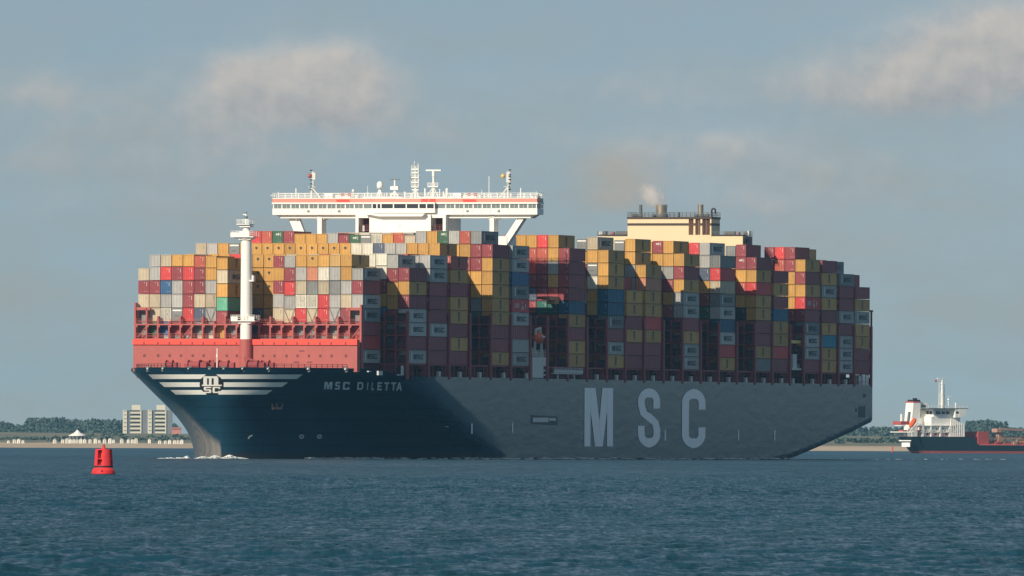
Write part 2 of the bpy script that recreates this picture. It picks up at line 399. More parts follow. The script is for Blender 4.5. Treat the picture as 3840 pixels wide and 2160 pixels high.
def glyph(ch):
    """quads of one bold letter in a unit box, y down"""
    q = []
    bar = lambda x0, y0, x1, y1: q.append(((x0, y0), (x1, y0), (x1, y1), (x0, y1)))
    sl = lambda x0, x1, y0, x2, x3, y1: q.append(((x0, y0), (x1, y0), (x3, y1), (x2, y1)))
    if ch == 'M': bar(0, 0, .22, 1); bar(.78, 0, 1, 1); sl(.16, .38, 0, .40, .60, 1); sl(.62, .84, 0, .40, .60, 1)
    elif ch == 'D': bar(0, 0, .26, 1); bar(.26, 0, .7, .2); bar(.26, .8, .7, 1); bar(.74, .18, 1, .82); sl(.7, .72, 0, .7, 1, .2); sl(.7, 1, .8, .7, .72, 1)
    elif ch == 'I': bar(.3, 0, .7, 1)
    elif ch == 'L': bar(0, 0, .28, 1); bar(.28, .8, .95, 1)
    elif ch == 'E': bar(0, 0, .28, 1); bar(.28, 0, .95, .2); bar(.28, .4, .85, .58); bar(.28, .8, .95, 1)
    elif ch == 'T': bar(0, 0, 1, .2); bar(.36, .2, .64, 1)
    elif ch == 'A': sl(.36, .64, 0, 0, .26, 1); sl(.40, .64, 0, .74, 1, 1); bar(.25, .58, .75, .76)
    elif ch == 'S': bar(.05, 0, 1, .2); bar(0, .1, .28, .5); bar(.1, .4, .9, .6); bar(.72, .5, 1, .9); bar(0, .8, .95, 1)
    elif ch == 'C': bar(.05, 0, 1, .2); bar(0, .1, .28, .9); bar(.05, .8, 1, 1); bar(.74, .1, 1, .34); bar(.74, .66, 1, .9)
    return q
def word_quads(chars, boxes):
    out = []
    for ch, (x0, y0, x1, y1, sk) in zip(chars, boxes):
        for q in glyph(ch): out.append([(x0 + (x1 - x0) * x + sk * (1 - y), y0 + (y1 - y0) * y + 0.0) for x, y in q])
    return out

# the big hull letters
M_ = [((2190, 1455), (2213, 1455), (2213, 1674), (2190, 1674)), ((2275, 1455), (2297, 1455), (2297, 1674), (2275, 1674)),
      ((2213.3, 1455), (2231, 1455), (2246, 1576), (2233, 1674)), ((2213.3, 1455), (2233, 1674), (2230, 1674), (2213.3, 1540)),
      ((2257, 1455), (2274.7, 1455), (2256, 1674), (2246.3, 1576)), ((2274.7, 1455), (2274.7, 1540), (2259, 1674), (2256, 1674)), ((2246, 1577), (2255.6, 1674), (2233.4, 1674), (2246, 1577))]
S_ = strokes([(2461, 1532), (2461, 1516)] + arc(2432, 1504, 29, 31, -8, 180, 12) + [(2404, 1520)] +
             [(2412, 1549), (2434, 1566), (2456, 1586), (2462, 1612)] + [(2462, 1628)] + arc(2433, 1628, 29, 32, 0, -180, 12) + [(2403, 1612), (2403, 1597)], 36, 25)
C_ = strokes([(2631, 1536), (2631, 1516)] + arc(2600, 1510, 31, 33, 0, 180, 12) + [(2569, 1540), (2569, 1570), (2569, 1600)] + arc(2600, 1630, 31, 32, 180, 360, 12) + [(2631, 1620), (2631, 1603)], 38, 26)
for pol in (M_, S_, C_): decal('big_letter', pol, LETTER, hull, 0.07, 12)
# the name on the bow
name = 'MSCDILETTA'
ub = [(1213, 1246), (1254, 1275), (1283, 1311), (1337, 1362), (1372, 1383), (1391, 1404), (1413, 1434), (1438, 1460), (1464, 1486), (1484, 1508)]
nb_ = []
for i, (a, b) in enumerate(ub):
    y0 = 1431 + 2.0 * i / 9; y1 = 1459 + 5.5 * i / 9; nb_.append((a, y0, b - 3, y1, 3.0 - i * 0.2))
decal('lettering', word_quads(name, nb_), LETTER, hull, 0.08, 8)
# emblem on the stem: three white stripes each side of a roundel with the letters m / sc
eb = []
for (y0, y1, l0, l1, r0, r1) in ((1403.5, 1420.5, 555, 573, 1134, 1112), (1433, 1450.5, 597, 616, 1079, 1056), (1462, 1479, 639, 659, 1021, 997)):
    g0 = 772 if y0 < 1410 else (750 if y0 < 1440 else 766); g1 = 752 if y0 < 1410 else (750 if y0 < 1440 else 774)
    h0 = 810 if y0 < 1410 else (838 if y0 < 1440 else 822); h1 = 830 if y0 < 1410 else (838 if y0 < 1440 else 818)
    eb += [((l0, y0), (g0, y0), (g1, y1), (l1, y1)), ((h0, y0), (r0, y0), (r1, y1), (h1, y1))]
decal('emblem_stripe', eb, WHITE, hull, 0.07, 8)
decal('emblem_roundel', [((c_ - w_, a_), (c_ + w_, a_), (c_ + w2_, b_), (c_ - w2_, b_)) for c_ in (793,) for a_, b_, w_, w2_ in [(1405 + 8 * i, 1413 + 8 * i, 45 * math.sqrt(max(.02, 1 - ((i * 8 - 36) / 38) ** 2)), 45 * math.sqrt(max(.02, 1 - ((i * 8 - 28) / 38) ** 2))) for i in range(9)]], BLACK, hull, 0.078, 8)
em = [((764, 1414), (769, 1414), (769, 1444), (764, 1444)), ((770, 1412), (778, 1412), (778, 1444), (768, 1444))]
em = [((762, 1415), (776, 1415), (776, 1442), (762, 1442)), ((783, 1415), (793, 1415), (793, 1442), (783, 1442)), ((801, 1415), (818, 1415), (818, 1442), (801, 1442)),
      ((764, 1410), (814, 1410), (818, 1418), (762, 1418)), ((757, 1442), (831, 1442), (831, 1447), (757, 1447))]
em += [[(764 + 28 * x, 1450 + 23 * y) for x, y in q] for q in glyph('S')] + [[(797 + 28 * x, 1450 + 23 * y) for x, y in q] for q in glyph('C')]
decal('emblem_letters', em, WHITE, hull, 0.09, 6)
# white tug and thruster marks, draught marks, rubbing spots
dm = [((1766, 1588), (1771, 1588), (1771, 1627), (1766, 1627)), ((1919, 1585), (1923, 1585), (1923, 1623), (1919, 1623)), ((2491, 1612), (2496, 1612), (2496, 1652), (2491, 1652)),
      ((2766, 1612), (2770, 1612), (2770, 1652), (2766, 1652)), ((2902, 1612), (2906, 1612), (2906, 1652), (2902, 1652))]
for q in dm: decal('draught_mark', [q], LETTER, hull, 0.06, 12)
tm = []
for cx in (1130, 1197): decal('thruster_mark', strokes(arc(cx, 1637, 8, 7, 0, 360, 12), 3) + strokes([(cx - 5, 1642), (cx + 5, 1632)], 2.5), WHITE_OLD, hull, 0.07, 6)
decal('bow_mark', strokes([(930, 1645), (936, 1636), (946, 1632)], 5), WHITE_OLD, hull, 0.07, 6); decal('tug_mark', [((1668, 1598), (1681, 1598), (1681, 1601), (1668, 1601))], WHITE_OLD, hull, 0.07, 6)

for k, (a, b, c, d) in enumerate(((3219, 1524, 3244, 1566), (3237, 1476, 3246, 1491), (3207, 1532, 3213, 1545))):
    decal('hull_opening', [((a, b), (c, b), (c, d), (a, d))], BLACK, hull, 0.05, 14)
decal('pilot_door', [((1990, 1556), (2090, 1562), (2090, 1596), (1990, 1590))], BLACK, hull, 0.05, 14)
decal('pilot_ladder', [((1996, 1566), (2055, 1566), (2055, 1583), (1996, 1583)), ((2057, 1568), (2083, 1568), (2083, 1578), (2057, 1578))], WHITE_OLD, hull, 0.10, 14)
# anchor in its pocket on the port bow
p = on_hull(1030, 1522, 0.0); rt = on_hull(1050, 1522, 0.0) - p; rt.normalize(); outw = Vector((0, 0, 1)).cross(rt); outw = -outw if outw.x < 0 else outw
an = MB()
an.tube(p + outw * .5 + Vector((0, 0, 1.0)), p + outw * .7 - Vector((0, 0, .6)), .22, 8)
an.beam(p + outw * .7 - rt * 1.3 - Vector((0, 0, .5)), p + outw * .7 + rt * 1.3 - Vector((0, 0, .5)), .5, .5)
for sg in (-1, 1): an.tube(p + outw * .7 + rt * 1.2 * sg - Vector((0, 0, .5)), p + outw * .9 + rt * 1.5 * sg + Vector((0, 0, .6)), .3, 8, 0, .08)
RUSTY = paint('rusty_anchor', (0.19, 0.13, 0.10), 0.8, 0.3)
an.build('anchor', RUSTY, hull)

# ------------------------------------------------------------------ forecastle: breakwater, foremast, mooring gear
SBW = -4.2
def tz(u, v, s): t = T_of(u, s); return t, Z_of(u, v, t, s)
tl, zb = tz(498, 1382, SBW); tr, z2 = tz(1338, 1274, SBW); z1 = Z_of(920, 1293, 0, SBW); zt = z2 + .05
bw = MB(); bw.box(tl, tr, SBW, SBW + .5, zb - .6, z1)
for k in range(21): bw.box(tl + (tr - tl) * k / 20 - .1, tl + (tr - tl) * k / 20 + .1, SBW + .52, SBW + 1.6, zb - .6, z1 - .1)
bwo = bw.build('breakwater', REDDECK, ship)
st = MB(); st.prism([(tl - .05, z1), (tr + .05, z1), (tr + .05, zt), (tl - .05, zt)], SBW - .3, SBW + 1.5)
st.build('breakwater_top_band', REDBRIGHT, bwo)
ph = MB(); zq = Z_of(920, 1334, 0, SBW); zs2 = Z_of(920, 1287, 0, SBW)
for u in (540, 592, 635, 678, 721, 762, 805, 849, 887, 985, 1028, 1073, 1028 + 86, 1157, 1200, 1242, 1296):
    t = T_of(u, SBW)
    if u != 805: ph.box(t - .24, t + .24, SBW - .05, SBW + .2, zq - .28, zq + .28)
    ph.box(t - .15, t + .15, SBW - .34, SBW - .2, zs2 - .25, zs2 + .25)
for (u, v, w) in ((1130, 1316, .6), (1110, 1358, .6), (1160, 1358, .6)):
    t, z = tz(u, v, SBW); ph.box(t - w, t + w, SBW - .05, SBW + .1, z - .12, z + .12)
ph.build('porthole', MAROON_IN, bwo)

SM = SBW - .2; TM = T_of(921, SM)
zm = lambda v: Z_of(921, v, TM, SM)
mast = MB(); mast.tube((TM, SM, zt - .1), (TM, SM, zm(905)), 1.24, 24, 0, 1.14); mast.tube((TM, SM, zm(905)), (TM, SM, zm(893)), 1.0, 20, 0, 1.5)
mast.tube((TM, SM, zm(872)), (TM, SM, zm(845)), .85, 16, 0, .75)
masto = mast.build('foremast', WHITE, ship, True)
try: masto.data.set_sharp_from_angle(angle=R(40))
except Exception: pass
MB().tube((TM, SM, zb - .5), (TM, SM, zt + .02), 1.42, 20).build('mast_foot', REDDECK, masto, False)
def platform(v0, v1, u0, u1, nm):
    b = MB(); t0, t1 = T_of(u0, SM), T_of(u1, SM); b.box(t0, t1, SM - 1.7, SM + 1.7, zm(v1), zm(v1) + .2)
    h = zm(v0) - zm(v1)
    ring = [(t0, SM - 1.7, zm(v1) + .3), (t1, SM - 1.7, zm(v1) + .3), (t1, SM + 1.7, zm(v1) + .3), (t0, SM + 1.7, zm(v1) + .3), (t0, SM - 1.7, zm(v1) + .3)]
    b.rail(ring, h, 1.1, .04)
    b.prism([(t0 + .2, zm(v1)), (t1 - .2, zm(v1)), (TM + 1.2, zm(v1) - .5), (TM - 1.2, zm(v1) - .5)], SM - 1.2, SM + 1.2)
    return b, t0, t1, h
b, t0, t1, h = platform(1187, 1205, 873, 963, ''); b.box(t0 + .05, t0 + 1.5, SM - 1.72, SM - 1.5, zm(1205), zm(1187)); b.box(t1 - 1.4, t1 - .2, SM - 1.72, SM - 1.5, zm(1205), zm(1187))
b.build('mast_platform', WHITE, masto)
b, t0, t1, h = platform(872, 890, 871, 956, ''); b.box(t0, t0 + 2.0, SM - 1.75, SM - 1.5, zm(890), zm(873)); b.box(TM - 1, TM + 1.2, SM - 1.75, SM - 1.0, zm(890), zm(868)); b.build('mast_platform', WHITE, masto)
b, t0, t1, h = platform(829, 843, 893, 941, ''); b.build('mast_platform', WHITE, masto)
b = MB(); b.tube((TM - .1, SM, zm(843)), (TM - .1, SM, zm(800)), .17, 8); b.tube((TM - .1, SM, zm(818)), (TM - .1, SM, zm(811)), .35, 10, 1); b.tube((TM - .1, SM, zm(800)), (TM - .1, SM, zm(796)), .25, 8, 1)
b.box(TM - .8, TM - .2, SM - .1, SM + .1, zm(806), zm(803)); b.build('mast_lamp', [WHITE, GREYM], masto)
b = MB(); t, z = tz(944, 1045, SM); b.box(t - .75, t + .5, SM - .8, SM + .5, z - .6, z - .3); b.box(t + .1, t + .5, SM - .8, SM + .5, z - .3, z + .7); b.box(t - .7, t - .4, SM - .5, SM, z - 1.1, z - .3); b.box(t - .5, t + .1, SM - .5, SM + .2, z - .1, z + .4, 1)
b.build('searchlight', [WHITE, GREYM], masto)
b = MB()
for k in range(46): b.box(TM + 1.30, TM + 1.46, SM - .3, SM + .3, zm(1185) + k * .34, zm(1185) + k * .34 + .06)
b.build('mast_ladder', WHITE_OLD, masto)

js = MB(); sj = -24.5; tj = T_of(813, sj); js.tube((tj, sj, 18.4), (tj, sj, Z_of(813, 1306, tj, sj)), .12, 8); js.box(tj - .2, tj + .1, sj - .1, sj + .1, 21.5, 22.0)
js.build('jackstaff', WHITE, ship)
rng = random.Random(3)
def winch(u, s, w):
    t = T_of(u, s); m = MB(); z = 18.5
    m.box(t - w, t + w, s - 1.2, s + 1.2, z, z + .4); m.tube((t - w * .7, s, z + 1.3), (t + w * .3, s, z + 1.3), .8, 12); m.tube((t - w * .75, s, z + 1.3), (t - w * .68, s, z + 1.3), 1.15, 14)
    m.tube((t + w * .3, s, z + 1.3), (t + w * .36, s, z + 1.3), 1.15, 14); m.box(t + w * .45, t + w, s - .6, s + .6, z + .4, z + 1.9); m.beam((t - w, s - .8, z + .4), (t - w * .4, s, z + 2.3), .18, .18)
    return m.build('mooring_winch', REDSHADE, ship)
for u, s, w in ((735, -14, 2.4), (775, -12, 1.8), (845, -11, 2.0), (955, -11, 2.2), (1000, -10, 1.6), (640, -9, 1.4)): winch(u, s, w)
for u0, u1, v0, v1 in ((690, 800, 1368, 1352), (915, 985, 1340, 1362)):
    a = Vector(PL(u0, v0, -9)); c = Vector(PL(u1, v1, -9)); m = MB(); m.beam(a, c, .35, .35); m.beam(a + Vector((0, 0, -.6)), c + Vector((0, 0, -.9)), .2, .2)
    for k in range(7): q = a.lerp(c, k / 6); m.beam(q, q + Vector((.4, 0, -1.6 + .8 * (k % 2))), .14, .14)
    m.build('derrick_arm', REDSHADE, ship)
for u in (555, 612, 708, 785, 835, 905, 1000, 1150, 1290):
    s = -24.0
    for it in range(60):
        q = on_hull(u, 1388.0)
        break
    if q is None: continue
    m = MB(); m.box(q.x - .5, q.x + .5, q.y + .3, q.y + 1.0, 18.4, 19.5); m.tube((q.x - .3, q.y + .1, 19.05), (q.x + .3, q.y + .1, 19.05), .22, 8, 1); m.build('fairlead', [GREYM, WHITE_OLD], ship)
b = MB(); pts = []
for k in range(25):
    a = -25.6 + k * 1.25; pts.append(a)
for sd in (1, -1):
    b = MB(); b.rail([(sd * (hb(a, 19) - .4), a, 18.9) for a in pts[1:17]], 1.15, 1.6, .05); b.build('forecastle_rail', BLACK, ship)

# ------------------------------------------------------------------ bays
PW = 2.53; CW = 2.38; CL = 12.19; ZT0 = 20.5; TH_ = 2.93
U_BAY = [None, 1533, 1611, 1689, 1767, 1845, 1920.5, 2057, 2133, 2206, 2279.5, 2349, 2420, 2492, 2563, 2631, 2699, 2767, 2834.5, 2900, 3018, 3082, 3147.5, 3207]
S_BAY = [0.0] + [S_of(u, 12 * PW) for u in U_BAY[1:]]
def row_t(r): return (r - 11.5) * PW                 # middle of row r, 0 starboard .. 23 port

# lashing bridges between the bays
DARKPLATE = paint('dark_gear_plating', (.035, .030, .045), .7, .3)  # outer-row plates coloured dark to put shade into the open bays
def lashing_bridge(nrows, z0, ztop_, levels, depth=1.1):
    m = MB(); h = nrows * PW / 2
    for k in range(nrows + 1):
        t = -h + k * PW; w = .16 if 0 < k < nrows else .22
        m.box(t - w, t + w, -depth / 2, depth / 2, z0, ztop_ if k % 2 == 0 or k in (1, nrows - 1) else ztop_ - 1.1)
    for z in levels:
        m.box(-h, h, -depth / 2 - .06, depth / 2 + .06, z, z + .3)
        m.rail([(-h, -depth / 2 - .04, z + .3), (h, -depth / 2 - .04, z + .3)], 1.0, PW, .035)
        for k in range(nrows): m.box(-h + k * PW + .2, -h + k * PW + .5, -depth / 2 - .08, -depth / 2 + .02, z - .45, z)
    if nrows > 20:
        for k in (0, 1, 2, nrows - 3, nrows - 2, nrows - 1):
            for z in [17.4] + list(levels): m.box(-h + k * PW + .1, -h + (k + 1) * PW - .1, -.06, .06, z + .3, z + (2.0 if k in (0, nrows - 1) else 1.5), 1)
    for k in (0, nrows - 1, 4, nrows - 5): m.beam((-h + k * PW, 0, levels[0]), (-h + (k + 1) * PW, 0, levels[-1]), .16, .16)
    return m
fb = lashing_bridge(20, zt - .3, 30.3, [zt - .1, 28.4], 1.2)
h0 = 10 * PW
fb.box(-h0 - .25, -h0 + .15, -.7, .7, zb - .3, 33.2); fb.box(h0 - .15, h0 + .25, -.7, .7, zb - .3, 32.8)
for sg, k in ((-1, 0), (1, 0)):
    fb.box(min(sg * h0, sg * (h0 - PW * 1.3)), max(sg * h0, sg * (h0 - PW * 1.3)), -.5, .5, 31.6, 32.2); fb.box(sg * (h0 - PW) - .18, sg * (h0 - PW) + .18, -.5, .5, 28, 32)
o = fb.build('lashing_bridge', REDDECK, ship); o.location = (0, -1.1, 0)
lb = None
ends = []
for b_, s in enumerate(S_BAY):
    if b_ == 0: continue
    ends.append(s - 1.25)
ends += [S_BAY[6] + CL + .6, S_BAY[19] + CL + 1.1, S_BAY[23] + CL + 1.1]
for s in ends:
    if lb is None:
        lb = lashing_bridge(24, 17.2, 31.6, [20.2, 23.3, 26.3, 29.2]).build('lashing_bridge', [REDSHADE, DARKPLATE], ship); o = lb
    else:
        o = lb.copy(); COL.objects.link(o); o.parent = ship
    o.location = (0, s, 0)
# hatch coaming and bay foundations
m = MB(); m.box(-24.0, 24.0, -1.0, 14.5, 17.0, 20.3); m.box(-27.4, 27.4, 14.6, S_BAY[6] + 14, 17.0, 20.3); m.box(-27.4, 27.4, S_BAY[7] - 1, 362, 17.0, 20.3)
m.build('hatch_coaming', MAROON_IN, ship)
sup = None
for b_, s in enumerate(S_BAY):
    if b_ == 0: continue
    for sd in (1, -1):
        if sup is None:
            m = MB()
            for q in (0.1, CL - .5): m.box(-.3, .3, q, q + .4, 17.0, 20.1)
            m.box(-.6, .3, 0.05, CL - .05, 20.1, 20.42); m.beam((.3, -.2, 18.6), (.3, CL + 1, 18.6), .07, .07); m.beam((.3, -.2, 18.2), (.3, CL + 1, 18.2), .07, .07); m.box(.24, .36, 2.5, 2.7, 17.0, 20.2); m.box(.24, .36, 9, 9.2, 17.0, 20.2)
            o = sup = m.build('container_support', REDSHADE, ship)
        else: o = sup.copy(); COL.objects.link(o); o.parent = ship
        o.location = (sd * 29.9, s, 0)
vent = None
for u in (1644.7, 1723, 1797.5, 1887, 1972.7, 2237, 2310.6, 2380, 2448, 2520.5, 2590, 2661, 2731, 2795.5, 2862.6, 2929.7, 2972, 3046, 3110, 3170):
    s = S_of(u, 30.2)
    if vent is None:
        q = MB(); q.box(-.3, .3, -.6, .6, 0, 1.05); q.tube((0, 0, 1.05), (0, 0, 1.15), .55, 10, 0, .5); vent = q.build('ventilator', WHITE_OLD, ship); o = vent
    else: o = vent.copy(); COL.objects.link(o); o.parent = ship
    o.location = (30.15, s, 17.75)
m = MB()                                               # small gear by the break of the forecastle
for (u, v0, v1, w) in ((1423, 1391, 1407, 1.4), (1383, 1391, 1395, .8), (1508, 1371, 1408, .5)):
    s = S_of(u, 29.6); zA = Z_of(u, v1, 29.6, s); zB = Z_of(u, v0, 29.6, s); m.box(29.4, 29.8, s - w, s + w, zA, zB)
s = S_of(1500, 29.6); m.box(29.3, 29.8, s - 2.2, s + 1.8, Z_of(1500, 1408, 29.6, s), Z_of(1500, 1404, 29.6, s))
m.build('deck_locker', WHITE_OLD, ship)
# ------------------------------------------------------------------ bridge house
SB = S_BAY[6] + CL + 2.3                               # front of the bridge wings
tU = lambda u: T_of(u, SB)
zB = lambda v, u=1500: Z_of(u, v, T_of(u, SB), SB)
TW0, TW1 = tU(1018), tU(2011); TC = tU(1501.5)
zR, zP, zW1, zW0, zF = zB(744), zB(759), zB(765), zB(781.5), zB(805)
WD = 4.6                                               # depth of the wings
house = MB()
hl, hr = tU(1387), tU(1617)
house.box(hl, hr, SB - 1.0, SB + 10.5, 17.6, zF)                       # main block
cl0, cl1, cr0, cr1 = tU(1333), tU(1344), tU(1660), tU(1671)
house.box(cl0, cl1, SB - .6, SB + 10.4, 17.6, zF); house.box(cr0, cr1, SB - .6, SB + 10.4, 17.6, zF)
house.box(cl0 + .3, cr1 - .3, SB - .5, SB + 10.2, zB(817), zF + .02)
houseo = house.build('deckhouse', WHITE, ship)
rc = MB()
for a, c in ((cl1, hl), (hr, cr0)):
    rc.box(a, c, SB + 3.0, SB + 3.2, 17.6, zB(817)); rc.rail([(a, SB, zB(862)), (c, SB, zB(862))], 1.1, .8, .05); rc.box(a, c, SB - .2, SB + 3, zB(866), zB(862))
rc.build('side_recess', MAROON_IN, houseo)
rd = MB()
for u in (1362, 1664): t = tU(u); rd.tube((t, SB - .2, zB(868)), (t, SB - .2, zB(846)), .28, 8)
t = tU(1501); rd.box(t - .25, t + .2, SB - 1.06, SB - .98, zB(850), zB(842))
rd.build('vent_post', [WHITE_OLD], houseo)
wing = MB()
wing.box(TW0, TW1, SB, SB + WD, zF, zW0)                               # apron below the windows
wing.box(TW0 - .1, TW1 + .1, SB - .15, SB + WD + .1, zW1, zP)           # white strip above the windows
wing.prism([(TW0 + 1.5, zB(816)), (TW1 - 1.6, zB(816)), (TW1 - .6, zF), (TW0 + .4, zF)], SB + 1.0, SB + WD - .6)
wing.box(TW0 + 1.6, TW1 - 1.7, SB + .7, SB + WD - .4, zB(818), zB(814))
wing.box(TW0, TW1, SB - .05, SB + WD, zR - .05, zR + .12)
wing.prism([(hl - .9, zB(801)), (tU(1601), zB(801)), (tU(1590), zB(812)), (hl + 2.5, zB(812))], SB - 2.2, SB - .98)
wingo = wing.build('bridge_wing', WHITE, ship)
bd = MB(); bd.box(TW0 + .02, TW1 - .02, SB - .02, SB + WD - .1, zP, zR - .05)
bd.build('roof_band', PINK, wingo)
br = MB()
for a, c in ((1255, 1306), (1729, 1780)): br.prism([(tU(a), zB(748)), (tU(c), zB(748)), (tU(c + 4), zB(758)), (tU(a + 6), zB(758))], SB - .06, SB)
br.box(tU(1576), tU(1602), SB - .08, SB, zB(763), zB(746)); br.box(tU(1606), tU(1630), SB - .08, SB, zB(763), zB(746))
br.build('red_panel', REDBRIGHT, wingo)
UL = [1022, 1053.5, 1087, 1120, 1155, 1189, 1222.5, 1256.5, 1291, 1325, 1358.5, 1396]; UR = [1631, 1668, 1702] + [1702 + 34.2 * k for k in range(1, 9)] + [2008]; UC = [1397, 1415, 1430, 1477, 1525, 1572, 1601, 1630]
for us, y0, gl in ((UL, .12, GLASS_PALE), (UR, .12, GLASS_PALE), (UC, -.9, GLASS)):
    for a, c in zip(us, us[1:]):
        m = MB(); t0, t1 = tU(a), tU(c); m.box(t0, t1, SB + y0, SB + y0 + .2, zW0, zW1); m.box(t0 - .1, t0 + .12, SB + y0 - .1, SB + y0 - .01, zW0, zW1, 1); m.box(t1 - .12, t1 + .1, SB + y0 - .105, SB + y0 - .012, zW0, zW1, 1)
        if gl is GLASS_PALE and c - a < 36: tm_ = (t0 + t1) / 2; m.box(tm_ - .03, tm_ + .03, SB + y0 - .07, SB + y0 - .01, zW0, zW1, 1)
        m.build('window', [gl, WHITE], wingo)
m = MB(); m.box(tU(1395), tU(1632), SB - 1.0, SB, zF + .4, zW0 - .01); m.box(tU(1395), tU(1632), SB - 1.0, SB, zW1 + .01, zP); m.box(TW0 + .6, TW1 - .6, SB + .4, SB + WD - .1, zW0, zW1); m.build('window_surround', WHITE, wingo)
ew = MB()
for k in range(3): ew.box(TW1, TW1 + .06, SB + .4 + 1.4 * k, SB + 1.5 + 1.4 * k, zW0 + .1, zW1 - .1)
ew.box(TW1, TW1 + .05, SB + .3, SB + 4.2, zR - .5, zR); ew.build('wing_end_window', GLASS, wingo)
sm_ = MB()
for k, u in enumerate(list(range(1035, 1395, 34)) + list(range(1700, 2000, 34))):
    t = tU(u); sm_.box(t - .02, t + .03, SB - .02, SB + .02, zF + .2, zW0 - .1)
for u in (1153, 1268, 1867, 1750): t = tU(u); sm_.box(t - .3, t + .3, SB - .02, SB + .02, zF + .5, zF + 1.0)
sm_.build('panel_seam', MARK_GREY, wingo)
rl = MB(); rl.rail([(TW0 - .1, SB + .1, zR), (TW1 + .1, SB + .1, zR), (TW1 + .1, SB + WD, zR), (TW0 - .1, SB + WD, zR), (TW0 - .1, SB + .1, zR)], zB(724) - zR, 1.5, .045)
rl.box(TW1 - .8, TW1 + 1.0, SB + .4, SB + 1.4, zB(734), zB(731)); rl.box(TW0 - .6, TW0 + .5, SB + .4, SB + 1.0, zB(733), zB(731))
rl.build('roof_rail', WHITE, wingo)
stt = MB()                                              # struts that carry the wings
def strut(u0, v0, u1, v1, w=1.15):
    q = MB()
    if u0 == u1: q.box(tU(u0) - w / 2, tU(u0) + w / 2, SB + .7, SB + 3.9, zB(v1), zB(v0))
    else: q.beam((tU(u0), SB + 2.3, zB(v0)), (tU(u1), SB + 2.3, zB(v1)), 2.2, w)
    q.build('wing_strut', WHITE, houseo)
strut(1191, 812, 1191, 1000, 1.0); strut(1837, 812, 1837, 1000, 1.0)
strut(1086, 810, 1124, 905, 1.35); strut(1948, 810, 1878, 918, 1.35)
for u, sg in ((1100, 1), (1180, -1), (1203, 1), (1826, -1), (1849, 1), (1930, -1)):
    t = tU(u); stt.prism([(t, zB(814)), (t + sg * 1.0, zB(814)), (t, zB(824))], SB + 1, SB + 3.6)
stt.box(tU(1860), tU(1892), SB + 1, SB + 8, 38, zB(886)); stt.box(tU(1095), tU(1130), SB + 1, SB + 8, 38, zB(900)); stt.box(cr1 + .3, 24.6, SB + 1.2, SB + 8, 18, 45.5)  # last box is an unseen block added to stop sunlight leaking aft
stt.build('strut_gusset', WHITE, houseo)
sd = MB(); sd.box(cr1, cr1 + .05, SB + 1.0, SB + 10, 40, zB(818)); sd.build('side_wall', WHITE_OLD, houseo)  # greyer sheet on the shaded port wall, its shade put into the paint

def mast_base(m, u, s, w=1.0, h=2.2):
    t = tU(u)
    for dx in (-1, 1):
        for dy in (-1, 1): m.beam((t + dx * w, s + dy * w * .6, zR), (t + dx * .12, s + dy * .12, zR + h), .12, .12)
    m.box(t - w * .8, t + w * .8, s - .3, s + .3, zR + h * .5, zR + h * .5 + .1); return t
SR = SB + 2.4
m = MB(); t = mast_base(m, 1542, SR, 1.1, zB(706) - zR)   # main radar mast with its crossed yards
m.tube((t, SR, zR), (t, SR, zB(624)), .26, 10); m.tube((t + .6, SR, zB(706)), (t + .6, SR, zB(630)), .1, 6); m.tube((t - .6, SR, zB(706)), (t - .6, SR, zB(634)), .08, 6)
for v, w in ((700, .85), (682, .9), (664, .9), (647, .85), (634, .8)): m.box(t - w, t + w, SR - .5, SR + .5, zB(v + 2.0), zB(v - 1.6)); m.rail([(t - w, SR - .5, zB(v - 1.6)), (t + w, SR - .5, zB(v - 1.6))], .8, .6, .03)
m.tube((t - .3, SR, zB(624)), (t - .3, SR, zB(603)), .07, 6); m.tube((t + .55, SR, zB(630)), (t + .55, SR, zB(610)), .06, 6)
m.ball((t - 1.0, SR, zB(667)), .6, 8, 6, 1, (.5, .5, 1)); m.box(t - .3, t + .3, SR - .4, SR - .2, zB(621), zB(617), 1); m.box(t - .8, t + .8, SR - .3, SR + .3, zB(713), zB(709))
m.build('radar_mast', [WHITE, GREYM], wingo)
m = MB(); t = mast_base(m, 1609, SR, 1.5, zB(700) - zR)
m.tube((t, SR, zR), (t, SR, zB(641)), .24, 10); m.tube((t, SR, zB(660)), (t, SR, zB(640)), .34, 10); m.box(t - 1.75, t + 1.75, SR - .2, SR + .2, zB(640.5), zB(635.5))
m.box(t - 1.2, t + 1.2, SR - .5, SR + .5, zB(701), zB(697)); m.rail([(t - 1.2, SR - .5, zB(697)), (t + 1.2, SR - .5, zB(697))], .7, .7, .04); m.build('radar_scanner_mast', [WHITE, GREYM], wingo)
m = MB(); t = mast_base(m, 1464, SR, 1.2, zB(716) - zR)
m.tube((t, SR, zR), (t, SR, zB(675)), .2, 10); m.box(t - .9, t + .9, SR - .5, SR + .5, zB(711), zB(698)); m.box(t - 1.1, t + 1.1, SR - .12, SR + .12, zB(674), zB(671.5), 1); m.build('radar_scanner_mast', [WHITE, GREYM], wingo)
m = MB(); t = mast_base(m, 1408, SR, .8, zB(708) - zR); m.tube((t, SR, zB(706)), (t, SR, zB(690)), .68, 16); m.ball((t, SR, zB(690)), .68, 14, 8); m.tube((t, SR, zR), (t, SR, zB(706)), .25, 8); m.build('satellite_dome', [WHITE], wingo, True)
